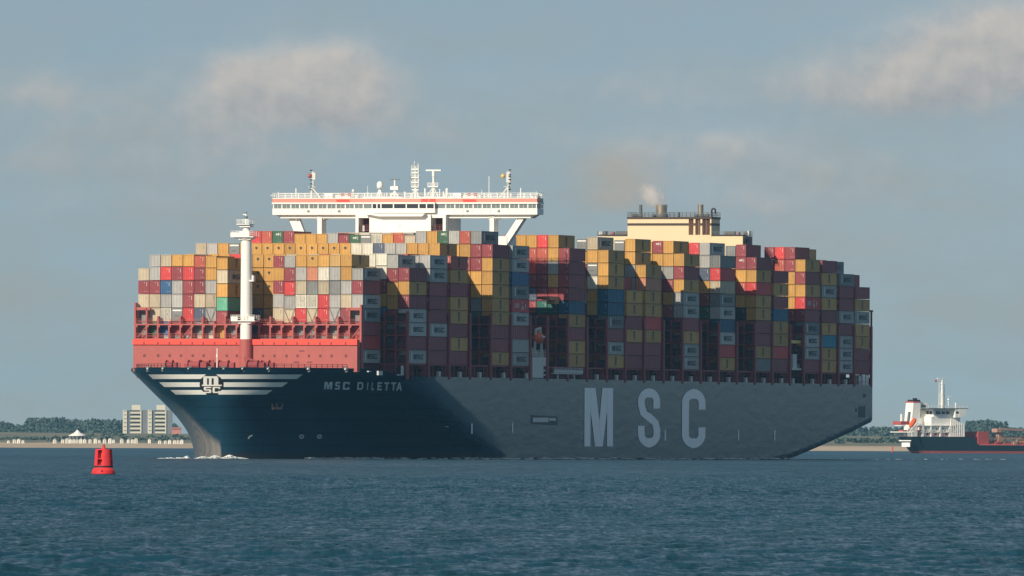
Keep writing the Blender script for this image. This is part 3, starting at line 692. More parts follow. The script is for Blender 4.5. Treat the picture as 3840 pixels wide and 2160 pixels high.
for u, sg, yel in ((1154, -1, 0), (1888, 1, 1)):       # signal masts on the wings
    m = MB(); t = tU(u); m.tube((t + .1 * sg, SR, zR), (t + .1 * sg, SR, zB(700)), .3, 8); m.tube((t + .25, SR, zB(702)), (t + .25, SR, zB(641)), .16, 8); m.tube((t - .1 * sg, SR, zB(702)), (t - .1 * sg, SR, zB(640)), .1, 8)
    m.beam((t, SR, zB(702)), (t - 2.2 * sg * -1 * -1, SR, zR + .2) if False else (t + (1.9 if sg < 0 else -1.9), SR, zR + .2), .28, .28)
    for k, v in enumerate((637, 655, 662, 673, 688, 700, 710)): m.box(t + (-.45 if sg < 0 else .25), t + (0.0 if sg < 0 else .7), SR - .3, SR + .1, zB(v + 2.5), zB(v - 1.8), 1)
    m.box(t - .9, t + .9, SR - .3, SR + .3, zB(701), zB(699)); m.box(t - .1, t + .8, SR - .2, SR + .2, zB(672), zB(646)) if sg < 0 else m.box(t - .3, t + .6, SR - .2, SR + .2, zB(684), zB(646))
    m.ball((t - 1.1 if yel else t - .6, SR, zB(660 if yel else 658)), .5, 10, 6, 2 if yel else 3); m.build('signal_mast', [WHITE_OLD, BLACK, YELLOWP, REDDECK], wingo)
m = MB()
for u, v, r in ((1099, 705, .14), (1032, 718, .07), (1823, 661, .09), (1942, 705, .14), (2000, 718, .06), (1313, 717, .1), (1583, 706, .2), (1638, 708, .12), (1652, 717, .12), (1665, 711, .3), (1367, 697, .05), (1440, 722, .12), (1507, 718, .18), (1509, 722, .1), (1796, 712, .06), (1820, 728, .15), (1369, 720, .1)):
    m.tube((tU(u), SR - 1, zR), (tU(u), SR - 1, zB(v)), r, 7)
m.ball((tU(1313), SR - 1, zB(715)), .35, 8, 6); m.ball((tU(1665), SR - 1, zB(711)), .35, 8, 6)
m.build('antenna', WHITE, wingo)
m = MB()
for u0, u1, v in ((1207, 1237, 726), (1688, 1718, 724), (1245, 1303, 733), (1726, 1776, 733), (1320, 1330, 731), (1984, 1990, 735), (1996, 2004, 731), (1785, 1792, 731), (1350, 1500, 739), (1560, 1690, 739)): m.box(tU(u0), tU(u1), SR - 1.2, SR + .8, zR, zB(v))
for u in (1276, 1301, 1750, 1773): m.box(tU(u) - .4, tU(u) + .4, SR - 1.3, SR - 1, zB(733), zB(724), 1)
m.build('roof_locker', [WHITE, REDDECK], wingo)

# ------------------------------------------------------------------ funnel casing
SF = S_BAY[19] + CL + 2.2; tF = lambda u: T_of(u, SF); zFn = lambda v, u=2500: Z_of(u, v, T_of(u, SF), SF)
FD = 7.2
c = MB(); L0, L1 = tF(2236), tF(2782); U0, U1 = tF(2350), tF(2664)
c.box(L0, L1, SF, SF + FD, 17.6, zFn(886)); c.box(U0, tF(2579), SF + .02, SF + FD - .1, zFn(886), zFn(821))
for a, b2 in ((2597, 2604), (2623, 2630), (2659, 2664)): c.box(tF(a), tF(b2), SF + .02, SF + .9, zFn(886) - .02, zFn(821))
c.box(tF(2579), U1 - .03, SF + .95, SF + FD - .12, zFn(886), zFn(821)); c.box(tF(2579), U1, SF + .0, SF + .95, zFn(886) - .02, zFn(881))
fun = c.build('funnel_casing', CREAM, ship)
bb = MB(); bb.box(U0 - .12, U1 + .12, SF - .1, SF + FD + .1, zFn(821), zFn(813)); bb.box(U0 - .02, tF(2579), SF - .03, SF, zFn(846), zFn(837))
for a, b2 in ((2597, 2604), (2623, 2630), (2659, 2664)): bb.box(tF(a), tF(b2), SF - .04, SF, zFn(846), zFn(837))
bb.box(U1, U1 + .04, SF + .2, SF + FD - .3, zFn(846), zFn(837)); bb.box(L0, U0 - .3, SF + .2, SF + FD, zFn(884), zFn(880)); bb.box(U1 + .2, L1, SF + .2, SF + FD, zFn(884), zFn(880))
bb.build('casing_band', BROWNBAND, fun)
pp = MB()
for u in (2588, 2609, 2615, 2635, 2643, 2650): pp.tube((tF(u), SF + .5, zFn(886)), (tF(u), SF + .5, zFn(815)), .17, 8, 0 if u in (2615, 2643) else 1)
pp.build('exhaust_pipe', [STEEL, MAROON_IN], fun)
def stack(u0, u1, v0, nm, mat, s):
    r = (T_of(u1, s) - T_of(u0, s)) / 2; t = (T_of(u1, s) + T_of(u0, s)) / 2; m = MB(); zt_ = zFn(v0)
    m.tube((t, s, zFn(815)), (t, s, zt_), r, 20, 0); m.tube((t, s, zt_ - .05), (t, s, zt_ + .25), r * 1.04, 20, 0); m.tube((t, s, zFn(812)), (t, s, zFn(803)), r * 1.2, 20, 1); m.tube((t, s, zt_ + .25), (t, s, zt_ + .27), r * .9, 20, 1)
    o = m.build(nm, [mat, GREYM], fun, True)
    try: o.data.set_sharp_from_angle(angle=R(40))
    except Exception: pass
    return t, zt_
STK1 = stack(2457, 2497, 771, 'funnel_pipe', STEEL, SF + 3.5); STK2 = stack(2614, 2634, 771, 'funnel_pipe', STEEL, SF + 3.5); stack(2393, 2405, 771, 'funnel_pipe', GREYM, SF + 3.0)
g = MB(); t = tF(2656); prev = None
for k in range(9):
    a = math.pi * k / 8; q = Vector((tF(2669) - (tF(2669) - t) * (.5 + .5 * math.cos(math.pi - a)) if False else (t + tF(2670)) / 2 - math.cos(a) * (tF(2670) - t) / 2, SF + 2, zFn(789) + .45 * math.sin(a)))
    if prev is not None: g.tube(prev, q, .2, 8)
    prev = q
g.tube((t, SF + 2, zFn(815)), (t, SF + 2, zFn(789)), .2, 8); g.tube((tF(2670), SF + 2, zFn(800)), (tF(2670), SF + 2, zFn(789)), .2, 8); g.build('gooseneck_vent', BLACK, fun)
m = MB(); ring = [(U0, SF, zFn(813)), (U1, SF, zFn(813)), (U1, SF + FD, zFn(813)), (U0, SF + FD, zFn(813)), (U0, SF, zFn(813))]; m.rail(ring, zFn(796) - zFn(813), 1.0, .04)
for a, b2 in ((L0, U0), (U1, L1 + 1)): m.rail([(a, SF + .1, zFn(883)), (b2, SF + .1, zFn(883))], 1.0, .9, .04)
for u, w, h in ((2365, .2, 12), (2375, .4, 10), (2440, .3, 9), (2536, .1, 18), (2600, .4, 9), (2640, .5, 10), (2385, .8, 6)): m.box(tF(u) - w, tF(u) + w, SF + 1, SF + 2, zFn(813), zFn(813 - h))
m.build('casing_rail', GREYM, fun)
m = MB()
for u0, u1, v, mi in ((2302, 2342, 867, 1), (2238, 2250, 868, 0), (2252, 2263, 866, 1), (2280, 2292, 870, 2), (2708, 2745, 868, 1), (2794, 2800, 866, 0), (2757, 2762, 870, 2), (2784, 2796, 872, 1)): m.box(tF(u0), tF(u1), SF + 1.2, SF + 2.6, zFn(883), zFn(v), mi)
m.build('deck_machinery', [WHITE_OLD, GREYM, REDDECK], fun)
m = MB(); m.box(L1, L1 + .3, SF + .8, SF + FD - .3, 44, zFn(886)); m.rail([(L1 + .2, SF + .5, zFn(886)), (L1 + .2, SF + FD, zFn(886))], 1.2, .9, .04); m.box(L1 + .3, L1 + .6, SF + 2, SF + 4.5, zFn(908), zFn(897), 1); m.build('casing_side_ladder', [GREYM, BLACK], fun)

# ------------------------------------------------------------------ side gear between the bays
def side_box(mb, u0, u1, v0, v1, t0, t1, mi=0):
    s0, s1 = S_of(u0, t1), S_of(u1, t1); um = (u0 + u1) / 2
    mb.box(t0, t1, s0, s1, Z_of(um, v1, t1, (s0 + s1) / 2), Z_of(um, v0, t1, (s0 + s1) / 2), mi)
m = MB(); side_box(m, 1995.5, 2037, 1340, 1417, 26.5, 30.3); side_box(m, 2037, 2052, 1340, 1374, 26.5, 30.3); side_box(m, 2039, 2050, 1386, 1393, 28, 30.2); side_box(m, 2039, 2050, 1403, 1410, 28, 30.2)
sdh = m.build('side_deckhouse', WHITE_OLD, ship)
m = MB(); s0, s1 = S_of(1996, 30.2), S_of(2050, 30.2); zz = Z_of(2020, 1340, 30.2, s0); m.rail([(30.2, s0, zz), (30.2, s1, zz)], 1.6, 1.2, .05, 0)
for k in range(5): q = s0 + 1.5 + k * 1.4; m.beam((29.8, q, zz), (29.0, q + 1.5, zz + 2.2 - .3 * k), .28, .28, 0)
m.build('roof_rail', WHITE_OLD, sdh)
m = MB(); sL = S_of(2008, 29.0)                         # davit
m.beam((29.6, sL - 3.2, zz), (29.6, sL - 2.0, Z_of(2008, 1236, 29, sL)), .45, .45); m.beam((29.6, sL + 2.6, zz), (29.6, sL + 1.4, Z_of(2008, 1236, 29, sL)), .45, .45); m.beam((29.6, sL - 2.2, Z_of(2008, 1236, 29, sL)), (29.6, sL + 1.6, Z_of(2008, 1230, 29, sL)), .4, .4)
m.build('boat_davit', WHITE_OLD, ship)
m = MB(); s0, s1 = S_of(2070, 30.2), S_of(2178, 30.2); zg = Z_of(2120, 1398, 30.2, s0); m.box(29.8, 30.6, s0, s1, zg - .25, zg); m.rail([(30.6, s0, zg), (30.6, s1, zg)], 1.1, .9, .05); m.box(30.55, 30.65, s0, s1, zg + .1, zg + .6)
for q in (.18, .75): m.box(29.9, 30.3, s0 + (s1 - s0) * q, s0 + (s1 - s0) * q + .5, 17.5, zg)
m.build('gangway', WHITE_OLD, ship)
m = MB(); side_box(m, 3234, 3257, 1407, 1449, 27.5, 30.2); side_box(m, 3222, 3226, 1410, 1448, 29, 30.1); m.build('stern_locker', WHITE, ship)
m = MB(); side_box(m, 2973, 2987, 1328, 1382, 28.3, 29.6); side_box(m, 2969, 3004, 1381, 1388, 27.8, 30); side_box(m, 2988, 3000, 1366, 1381, 28.3, 29.6, 1); m.build('provision_crane', [WHITE_OLD, MARK_GREY], ship)
m = MB(); side_box(m, 2966, 3009, 1276, 1288, 28.6, 29.8); side_box(m, 3003, 3009, 1288, 1300, 28.6, 29.8); m.build('crane_jib', YELLOWP, ship)
m = MB(); side_box(m, 2062, 2110, 1112, 1126, 26, 28); side_box(m, 2080, 2106, 1126, 1140, 26, 28); side_box(m, 2042, 2056, 1112, 1122, 26, 28, 1); m.build('monorail_crane', [paint('pale_orange_machinery', (.62, .30, .15), .6, .2), REDSHADE], ship)
m = MB()
m.box(29.9, 30.3, S_BAY[23] + CL + 1.9, S_BAY[23] + CL + 2.3, 17.5, Z_of(3270, 1164, 30, 373)); m.box(29.7, 30.4, S_BAY[23] + CL + 1.5, S_BAY[23] + CL + 2.6, Z_of(3270, 1170, 30, 373), Z_of(3270, 1163, 30, 373)); m.build('stern_post', REDSHADE, ship)

# the red rescue boat hanging beside the bridge
lbr = empty('rescue_boat', to_world(29.6, sL, Z_of(2008, 1291, 29.6, sL)), -TH)
tag(lbr, 'red lifeboat hanging above the white deckhouse between the container stacks', 'lifeboat')
m = MB(); nq = 14; hz = Z_of(2008, 1247, 29.6, sL) - Z_of(2008, 1291, 29.6, sL)
prof = [(0.0, .12, .0), (.25, .5, .06), (.5, .75, .1), (.62, .78, .1), (.8, .55, .18), (1.0, .28, .35)]; V = []
for zq_, wq, cut in prof:
    for i in range(nq):
        a = 2 * math.pi * i / nq; V.append((1.5 * wq * math.cos(a), 3.1 * (1 - cut) * (.35 if zq_ == 0 else 1) * math.sin(a) * (1 if wq > .2 else .5), hz * zq_))
fs = [(j * nq + i, j * nq + (i + 1) % nq, (j + 1) * nq + (i + 1) % nq, (j + 1) * nq + i) for j in range(len(prof) - 1) for i in range(nq)]
m.add(V, fs + [tuple(reversed(range(nq))), tuple(range((len(prof) - 1) * nq, len(prof) * nq))]); m.build('hull', ORANGE, lbr, True)
m = MB(); m.box(-.45, .45, -1.5, -.5, hz * .97, hz * 1.18); m.box(1.1, 1.16, -1.2, 1.4, hz * .6, hz * .72, 1); m.build('cabin', [ORANGE, GLASS], lbr)
# ------------------------------------------------------------------ containers
PAL = {'Y': ((.545, .30, .078), 'yellow'), 'y': ((.52, .33, .12), 'tan'), 'M': ((.30, .060, .068), 'maroon'), 'R': ((.62, .060, .060), 'red'),
       'O': ((.47, .105, .070), 'brick red'), 'G': ((.40, .395, .37), 'light grey'), 'g': ((.22, .23, .225), 'grey'), 'B': ((.50, .425, .30), 'beige'),
       'W': ((.66, .63, .52), 'white'), 'N': ((.055, .135, .080), 'green'), 'F': ((.13, .42, .27), 'sea green'), 'E': ((.025, .13, .105), 'teal green'), 'U': ((.045, .145, .30), 'blue'),
       'S': ((.10, .125, .18), 'slate blue'), 'P': ((.58, .24, .14), 'salmon'), 'K': ((.035, .04, .07), 'dark navy'), 'T': ((.020, .105, .19), 'deep blue'), 'C': ((.03, .23, .33), 'sky blue')}
DOORS = 'MRONUKTSCFE'
H_ = {'h': 2.80, 's': 2.50}

def container_mesh(h):
    m = MB(); w = CW / 2; p = .045
    # posts and rails
    for sx in (-1, 1):
        for y in (0, CL - .16): m.box(min(sx * w, sx * (w - .16)), max(sx * w, sx * (w - .16)), y, y + .16, 0, h)
        for z in (0, h - .13): m.box(min(sx * w, sx * (w - .1)), max(sx * w, sx * (w - .1)), .16, CL - .16, z, z + .13)
    for y in (0, CL - .1):
        for z in (0, h - .13): m.box(-w + .16, w - .16, y, y + .1, z, z + .13)
    n = 36                                             # corrugated sides
    for sx in (-1, 1):
        V = []
        for i in range(n + 1):
            y = .16 + (CL - .32) * i / n; d = p if i % 4 in (0, 1) else p + .07; V += [(sx * (w - d), y, .13), (sx * (w - d), y, h - .13)]
        m.add(V, [(2 * i, 2 * i + 2, 2 * i + 3, 2 * i + 1) if sx > 0 else (2 * i + 1, 2 * i + 3, 2 * i + 2, 2 * i) for i in range(n)])
    n = 12
    for y0, sg in ((0, 1), (CL, -1)):
        V = []
        for i in range(n + 1):
            x = -w + .16 + (CW - .32) * i / n; d = .05 if i % 4 in (0, 1) else .10; V += [(x, y0 + sg * d, .13), (x, y0 + sg * d, h - .13)]
        m.add(V, [(2 * i, 2 * i + 2, 2 * i + 3, 2 * i + 1) if sg > 0 else (2 * i + 1, 2 * i + 3, 2 * i + 2, 2 * i) for i in range(n)])
    m.box(-w + .1, w - .1, .1, CL - .1, h - .07, h - .03); m.box(-w + .1, w - .1, .1, CL - .1, .02, .06)
    return m.mesh('shipping_container', CPAINT)
CME = {k: container_mesh(v) for k, v in H_.items()}

def part_mesh(name, fn, mats):
    m = MB(); fn(m); return m.mesh(name, mats)
def door_fn(h, white):
    def fn(m):
        w = CW / 2
        for sx in (-1, 1): m.box(min(sx * .015, sx * (w - .17)), max(sx * .015, sx * (w - .17)), .02, .06, .15, h - .15)
        for x in (-.85, -.42, .42, .85): m.tube((x, .0, .08), (x, .0, h - .08), .03, 6)
        for x in (-.85, -.42, .42, .85): m.box(x - .03, x + .22, -.02, .02, 1.0, 1.08)
        if white:
            m.box(.66, .74, .0, .018, .58 * h, h - .35, 1); m.box(.14, .30, .0, .018, h * .82, h * .86, 1)
            for x in (.30, .72): m.box(x, x + .13, .0, .018, .42, .54, 1)
        else: m.box(.55, .63, .0, .018, h * .55, h - .4, 1)
    return fn
DME = {(k, wq): part_mesh('door', door_fn(H_[k], wq), [CPAINT, MARK_WHITE if wq else MARK_GREY]) for k in H_ for wq in (0, 1)}
dot_me = part_mesh('emblem', lambda m: (m.box(-.28, .26, .02, .045, 1.62, 2.0), m.box(-.2, .2, .02, .045, 1.50, 1.58)), MARK_DARK)
logo_me = part_mesh('emblem', lambda m: (m.box(-.45, -.04, .0, .03, 1.95, 2.25), m.box(.04, .5, .0, .03, 1.95, 2.25), m.box(-.45, .5, .0, .03, 1.86, 1.9)), MARK_WHITE)
strip_me = part_mesh('machinery_panel', lambda m: (m.box(-1.0, 1.0, .0, .05, .25, 1.75), m.box(-1.0, 1.0, .0, .06, 2.15, 2.45, 1), m.box(-.6, .4, -.01, .04, 1.0, 1.25, 2)), [MARK_GREY, WHITE, GREYM])
stripe_me = part_mesh('machinery_panel', lambda m: [m.box(-.98 + .28 * k, -.93 + .28 * k, .0, .05, .2, 2.55) for k in range(8)] + [m.box(-.7, -.6, -.01, .04, .6, .8, 1), m.box(.3, .4, -.01, .04, 1.4, 1.6, 1)], [MARK_GREY, GREYM])
vee_me = part_mesh('lashing_rod', lambda m: (m.beam((-1.1, -.12, 2.7), (-.05, -.12, .1), .07, .07), m.beam((1.1, -.12, 2.7), (.05, -.12, .1), .07, .07)), GREYM)
def msc_side(m, mi=0):                                 # horizontal letters on the port side: bow end is at y = 0
    x0 = 3.6
    for i, ch in enumerate('MSC'):
        for q in glyph(ch):
            m.add([(CW / 2 + .01, x0 + i * 2.25 + 1.85 * x, 1.95 - 1.05 * y) for x, y in q], [(0, 1, 2, 3)], mi)
def msc_bar(m): m.add([(CW / 2 + .01, y, z) for y, z in ((1.7, .5), (2.35, .5), (2.35, 2.4), (1.7, 2.4))], [(0, 1, 2, 3)], 0)
def msc_upright(m):                                    # the same letters stacked in a narrow column
    for i, ch in enumerate('MSC'):
        for q in glyph(ch): m.add([(CW / 2 + .01, 5.5 + 1.15 * x, 2.45 - i * .68 - .6 * y) for x, y in q], [(0, 1, 2, 3)], 0)
def white_word(m):                                     # bold white lettering with a leaning figure, unreadable at this distance
    for i, (x0, wq, h) in enumerate(((1.6, .35, 1.0), (2.5, .5, 1.0), (3.5, .5, 1.0), (4.6, .35, 1.0), (9.3, .6, .9))):
        m.add([(CW / 2 + .01, y, z) for y, z in ((x0, .9), (x0 + wq, .9), (x0 + wq, .9 + h), (x0, .9 + h))], [(0, 1, 2, 3)], 0)
    for a, b, c, d in (((6.4, .5), (7.0, .5), (7.9, 1.6), (7.3, 1.6)), ((7.9, .5), (8.5, .5), (7.6, 1.6), (7.1, 1.6)), ((7.2, 1.7), (7.8, 1.7), (7.7, 2.2), (7.2, 2.2))):
        m.add([(CW / 2 + .012, *q) for q in (a, b, c, d)], [(0, 1, 2, 3)], 0)
msc_me = part_mesh('lettering', msc_side, [MARK_DARK]); bar_me = part_mesh('marking_strip', msc_bar, [MARK_WHITE]); up_me = part_mesh('lettering', msc_upright, MARK_DARK); ww_me = part_mesh('lettering', white_word, MARK_WHITE)

# stacks: bay -> {row: (tiers on deck, shift of the top in metres, "codes from the top down")}; code = colour + marks
# marks: s 2.6 m high, . small emblem, l pale emblem, w machinery end, x striped machinery end, r rusty, q lashing rods, m letters on side, v upright letters, h white word
STK = {}
def put(b, rows):
    for r, spec in rows.items(): STK[(b, r)] = spec
put(0, {2: (7, -.33, 'Bs M B g g M G'), 3: (8, -.33, 'Gs G M B Br N M'), 4: (8, -.33, 'Bs R U G Wx U G'), 5: (8, -.33, 'Ys M G G gw M g'), 6: (8, -.33, 'Ys R M Mr R M G'),
        7: (8, -.6, 'Os Ms M Br S g B'), 8: (8, -.6, 'Ys Ys G Br Gq g W'), 9: (8, -1.0, 'Yvs Brm Yv F M Y g'),
        10: (3, 0, 'g M g'), 11: (3, 0, 'S g M'), 12: (3, 0, 'K M g'), 13: (3, 0, 'M g g'),
        14: (8, -.6, 'Ms Ys M Gr B M g'), 15: (8, -.6, 'Gs M R G Bq O g'), 16: (8, -.4, 'Ys G B Wx R g M'), 17: (8, -.4, 'Y.s P gr Wx Bq g S'), 18: (8, -.4, 'Ys Wr Br R Rr M g'),
        19: (8, -.33, 'ys G gr G Gq g B'), 20: (8, -.33, 'Yvs Y G B Mq M g'), 21: (7, -.33, 'Gms M Gm gm M R Gm')})
put(1, {9: (8, 0, 'Y. Y. Y. Y S'), 10: (8, 0, 'Y. Y. Y. Y S'), 11: (8, 0, 'Y. Y. Y. Y y'), 12: (8, 0, 'Y. Y. Y. Y y'), 13: (8, 0, 'B Y W B y'), 20: (8, .1, 'W B M'), 21: (8, .1, 'Ws W M Y U y g'),
        22: (8, -.2, 'Gm M Y Y M g S M'), 23: (7, 0, 'M Yv M Gm Gm M Gm')})
put(2, {20: (8, 0, 'W M'), 21: (8, .25, 'O W'), 22: (8, -.1, 'G W'), 23: (8, 0, 'Gm Gm M M M Gm M M')})
r3 = 'B G Y gw Y Y. Y. Y. Y. Y. Y. Y. Y. Y. Wr W S G G Y Y Yv'.split()
put(3, {1 + i: (9, -.15, c) for i, c in enumerate(r3)}); put(3, {23: (8, 0, 'Ov Yv M Yv Yv M Yv M')})
r5 = 'R O Nl M Y Y Y G M Nl gw Wx Y O B G Y Nl G O gm'.split(); d5 = [0, 0, 0, 0, -.6, -.6, -.6, -.45, -.85, -.8, -.8, -.66, -.66, -.7, -.95, 0, 0, 0, 0, 0, 0]
put(5, {2 + i: (10, d, c) for i, (c, d) in enumerate(zip(r5, d5))})
put(5, {18: (10, 0, 'Y y Y'), 19: (10, 0, 'Nl O Y'), 20: (10, 0, 'G Y Y'), 21: (10, 0, 'O Y M Y'), 22: (10, 0, 'gm M M Y Y g N K U Y'), 23: (9, 0, 'M Yv Yv Yv Yv Yv M M Yv')})
put(6, {8 + i: (10, -.1, c) for i, c in enumerate('P B W G G P G'.split())}); put(6, {23: (9, 0, 'Gm Gm U gm Rh Gm M G Gm')})
put(8, {18: (10, .1, 'O M R'), 19: (10, 0, 'Y M R'), 20: (10, 0, 'Y O R M S M K Y M'), 21: (10, 0, 'R O M M M E M M Y M'), 22: (10, 0, 'Yv Y G y M E M M Y Y'), 23: (9, 0, 'M M M M T Yv M Yv Yv')})
put(10, {21: (10, -.4, 'gw Y'), 22: (10, 0, 'Bm Y gw W Y y K K g y'), 23: (9, 0, 'Yv Yv Yv T T gm M Gm Yv')})
put(11, {22: (7, 0, 'M M'), 23: (6, 0, 'Yv Yv M Yv M M')})
put(12, {21: (10, -.3, 'gw Y'), 22: (10, 0, 'Yv Yv G G M Y'), 23: (8, 0, 'Yv P Yv Yv R Yv M M')})
put(14, {20: (10, -.2, 'Y Y'), 21: (10, 0, 'Ml Y G'), 22: (10, 0, 'Yv Y G M Y M K S N g'), 23: (9, 0, 'Yv M Yv Gm Gm M Yv Gm Gm')})
put(16, {20: (10, -.2, 'M Y'), 21: (10, 0, 'R Y'), 22: (10, 0, 'Gm G S Y M N M K g M'), 23: (9, 0, 'gx R Br gm Gm T Gm R Yv')})
put(18, {21: (10, -.3, 'g Y'), 22: (10, 0, 'M Ml Y O Y K M S N g'), 23: (9, 0, 'M Yv R Yv Yv M M Yv g')})
put(19, {22: (8, 0, 'M'), 23: (8, 0, 'M Yv M T Yv Yv R M')})
put(20, {19: (9, 0, 'g M'), 20: (10, 0, 'M M M'), 21: (10, 0, 'R O M'), 22: (10, 0, 'M M Y Y Y M K'), 23: (9, 0, 'Yv M Yv Rh M gm Gm Gm M')})
put(21, {21: (10, -.2, 'y'), 22: (9, .2, 'N O'), 23: (9, 0, 'M Yv Gm Yv M Yv C Yv Yv')})
put(22, {22: (9, 0, 'gm'), 23: (8, 0, 'gm M M Gm M Gm Gm Gm')})
put(23, {22: (8, 0, 'M'), 23: (7, 0, 'M Yv Gm Yv Yv M M')})
FILL = {0: 0, 1: 8, 2: 8, 3: 8, 4: 8, 5: 9, 6: 9, 7: 9, 8: 9, 9: 9, 10: 9, 11: 9, 12: 9, 13: 9, 14: 9, 15: 9, 16: 9, 17: 9, 18: 9, 19: 8, 20: 9, 21: 8, 22: 8, 23: 7}
EMPTY_ROWS = {4: (21, 22, 23), 7: (18, 19, 20, 21, 22, 23), 9: (21, 22, 23), 13: (21, 22, 23), 15: (21, 22, 23), 17: (21, 22, 23)}

ORD = ['zeroth', 'first', 'second', 'third', 'fourth', 'fifth', 'sixth', 'seventh', 'eighth', 'ninth', 'tenth', 'eleventh', 'twelfth', 'thirteenth', 'fourteenth', 'fifteenth', 'sixteenth', 'seventeenth', 'eighteenth', 'nineteenth', 'twentieth', 'twenty first', 'twenty second']
SIDE_NO = {b: i + 1 for i, b in enumerate([0, 1, 2, 3, 5, 6, 8, 10, 11, 12, 14, 16, 18, 19, 20, 21, 22, 23])}
def tier_word(k): return 'topmost' if k == 0 else ORD[k + 1] + ' from top'
def label_of(b, r, k, code):
    cn = PAL[code[0]][1]
    if 'r' in code: cn = 'rusty ' + cn
    if b == 0 and r <= 9: return f'{cn} container, {tier_word(k)}, {ORD[r - 1]} column from left in the foremost block', 'containers in the foremost block'
    if b == 0 and 10 <= r <= 13: return f'{cn} container, {tier_word(k)}, low gap column {ORD[r - 9]} from left beside the white mast', 'containers in the foremost block'
    if b == 0 and r <= 20: return f'{cn} container, {tier_word(k)}, {ORD[r - 13]} column right of the white mast', 'containers in the foremost block'
    if (b == 0 and r == 21) or r == 23: return f'{cn} container, {tier_word(k)} of the {ORD[SIDE_NO[b]]} port side stack from the bow', 'containers along the port side'
    if b == 1 and r <= 13: return f'{cn} container, {tier_word(k)}, {ORD[r - 8]} column in the deep gap beside the mast', 'containers set back behind the foremost block'
    if b == 3 and k == 0: return f'{cn} container, {ORD[r]} from left in the row second highest behind the mast', 'containers of the raised rows below the bridge'
    if b == 5 and k == 0: return f'{cn} container, {ORD[r - 1]} from left in the highest row below the bridge', 'containers of the raised rows below the bridge'
    if b == 6 and k == 0: return f'{cn} container, {ORD[r - 7]} from left, peeping over the highest row below the bridge', 'containers of the raised rows below the bridge'
    return f'{cn} container, {tier_word(k)}, {ORD[23 - r]} column inboard of {ORD[SIDE_NO.get(b, 1)]} port side stack', 'containers stacked inboard of the port side'

BOX_V, BOX_F, BOX_C = [], [], []
def stuff_box(t, s, z, h, c):
    o = len(BOX_V); w = CW / 2
    BOX_V.extend((t + x, s + y, z + q) for q in (0, h) for x, y in ((-w, 0), (w, 0), (w, CL), (-w, CL)))
    BOX_F.extend(tuple(o + i for i in f) for f in ((0, 3, 2, 1), (4, 5, 6, 7), (0, 1, 5, 4), (1, 2, 6, 5), (2, 3, 7, 6), (3, 0, 4, 7))); BOX_C.extend([c] * 6)
# the 300 that show largest are objects of their own: bay,row:tiers counted from the top
KEEP = {(int(q.split(':')[0].split(',')[0]), int(q.split(':')[0].split(',')[1]), int(k)) for q in (
    '0,2:012;0,3:0123;0,4:01234;0,5:01234;0,6:01234;0,7:01234;0,8:01234;0,9:01234;0,14:01234;0,15:01234;0,16:01234;0,17:01234;0,18:01234;0,19:01234;0,20:0123;0,21:0123456;1,10:0123;1,11:0;1,21:0;1,22:0123;1,23:0123456;2,23:01234567;3,1:0;3,2:0;3,4:0;3,8:0;3,9:0;3,10:0;3,11:0;3,12:0;3,14:0;3,15:0;3,20:0;3,21:0;3,22:0;3,23:01234567;5,3:0;5,4:0;5,5:0;5,9:0;5,17:0;5,18:0;5,19:0;5,20:0;5,21:01;5,22:012345;5,23:012345678;6,23:012345678;8,20:0;8,21:01235;8,22:0123;8,23:012345678;10,22:012345;10,23:012345678;11,23:012345;12,22:012;12,23:01234567;14,21:01;14,22:012345;14,23:012345678;16,22:012345;16,23:012345678;18,22:012345;18,23:012345678;19,23:01234567;20,21:0;20,22:01;20,23:012345678;21,23:012345678;22,23:01234567;23,23:0123456').split(';') for k in q.split(':')[1]}
def stuff_add(me, t, s, z, c):
    o = len(BOX_V); BOX_V.extend((t + v.co.x, s + v.co.y, z + v.co.z) for v in me.vertices)
    for p in me.polygons:
        BOX_F.append(tuple(o + i for i in p.vertices)); m = me.materials[p.material_index]
        BOX_C.append(c if m == CPAINT else MCOL.get(m.name, (.2, .2, .2)))
MCOL = {'white_marking': (.66, .64, .58), 'dark_blue_marking': (.05, .06, .07), 'white_paint': (.8, .79, .73), 'grey_machinery_end': (.2, .21, .2)}
rr = random.Random(11); FILLC = 'YYYMMGGgMRBYSM'
protos = {}
def child(me, par, name):
    o = protos.get(me.name)
    if o is None or o.parent is not None and False: o = bpy.data.objects.new(name, me); protos[me.name] = o
    else: o = o.copy()
    COL.objects.link(o); o.parent = par; o.location = (0, 0, 0); o.rotation_euler = (0, 0, 0); o.color = par.color; return o
base = {}
used_labels = {}
NCON = [0]
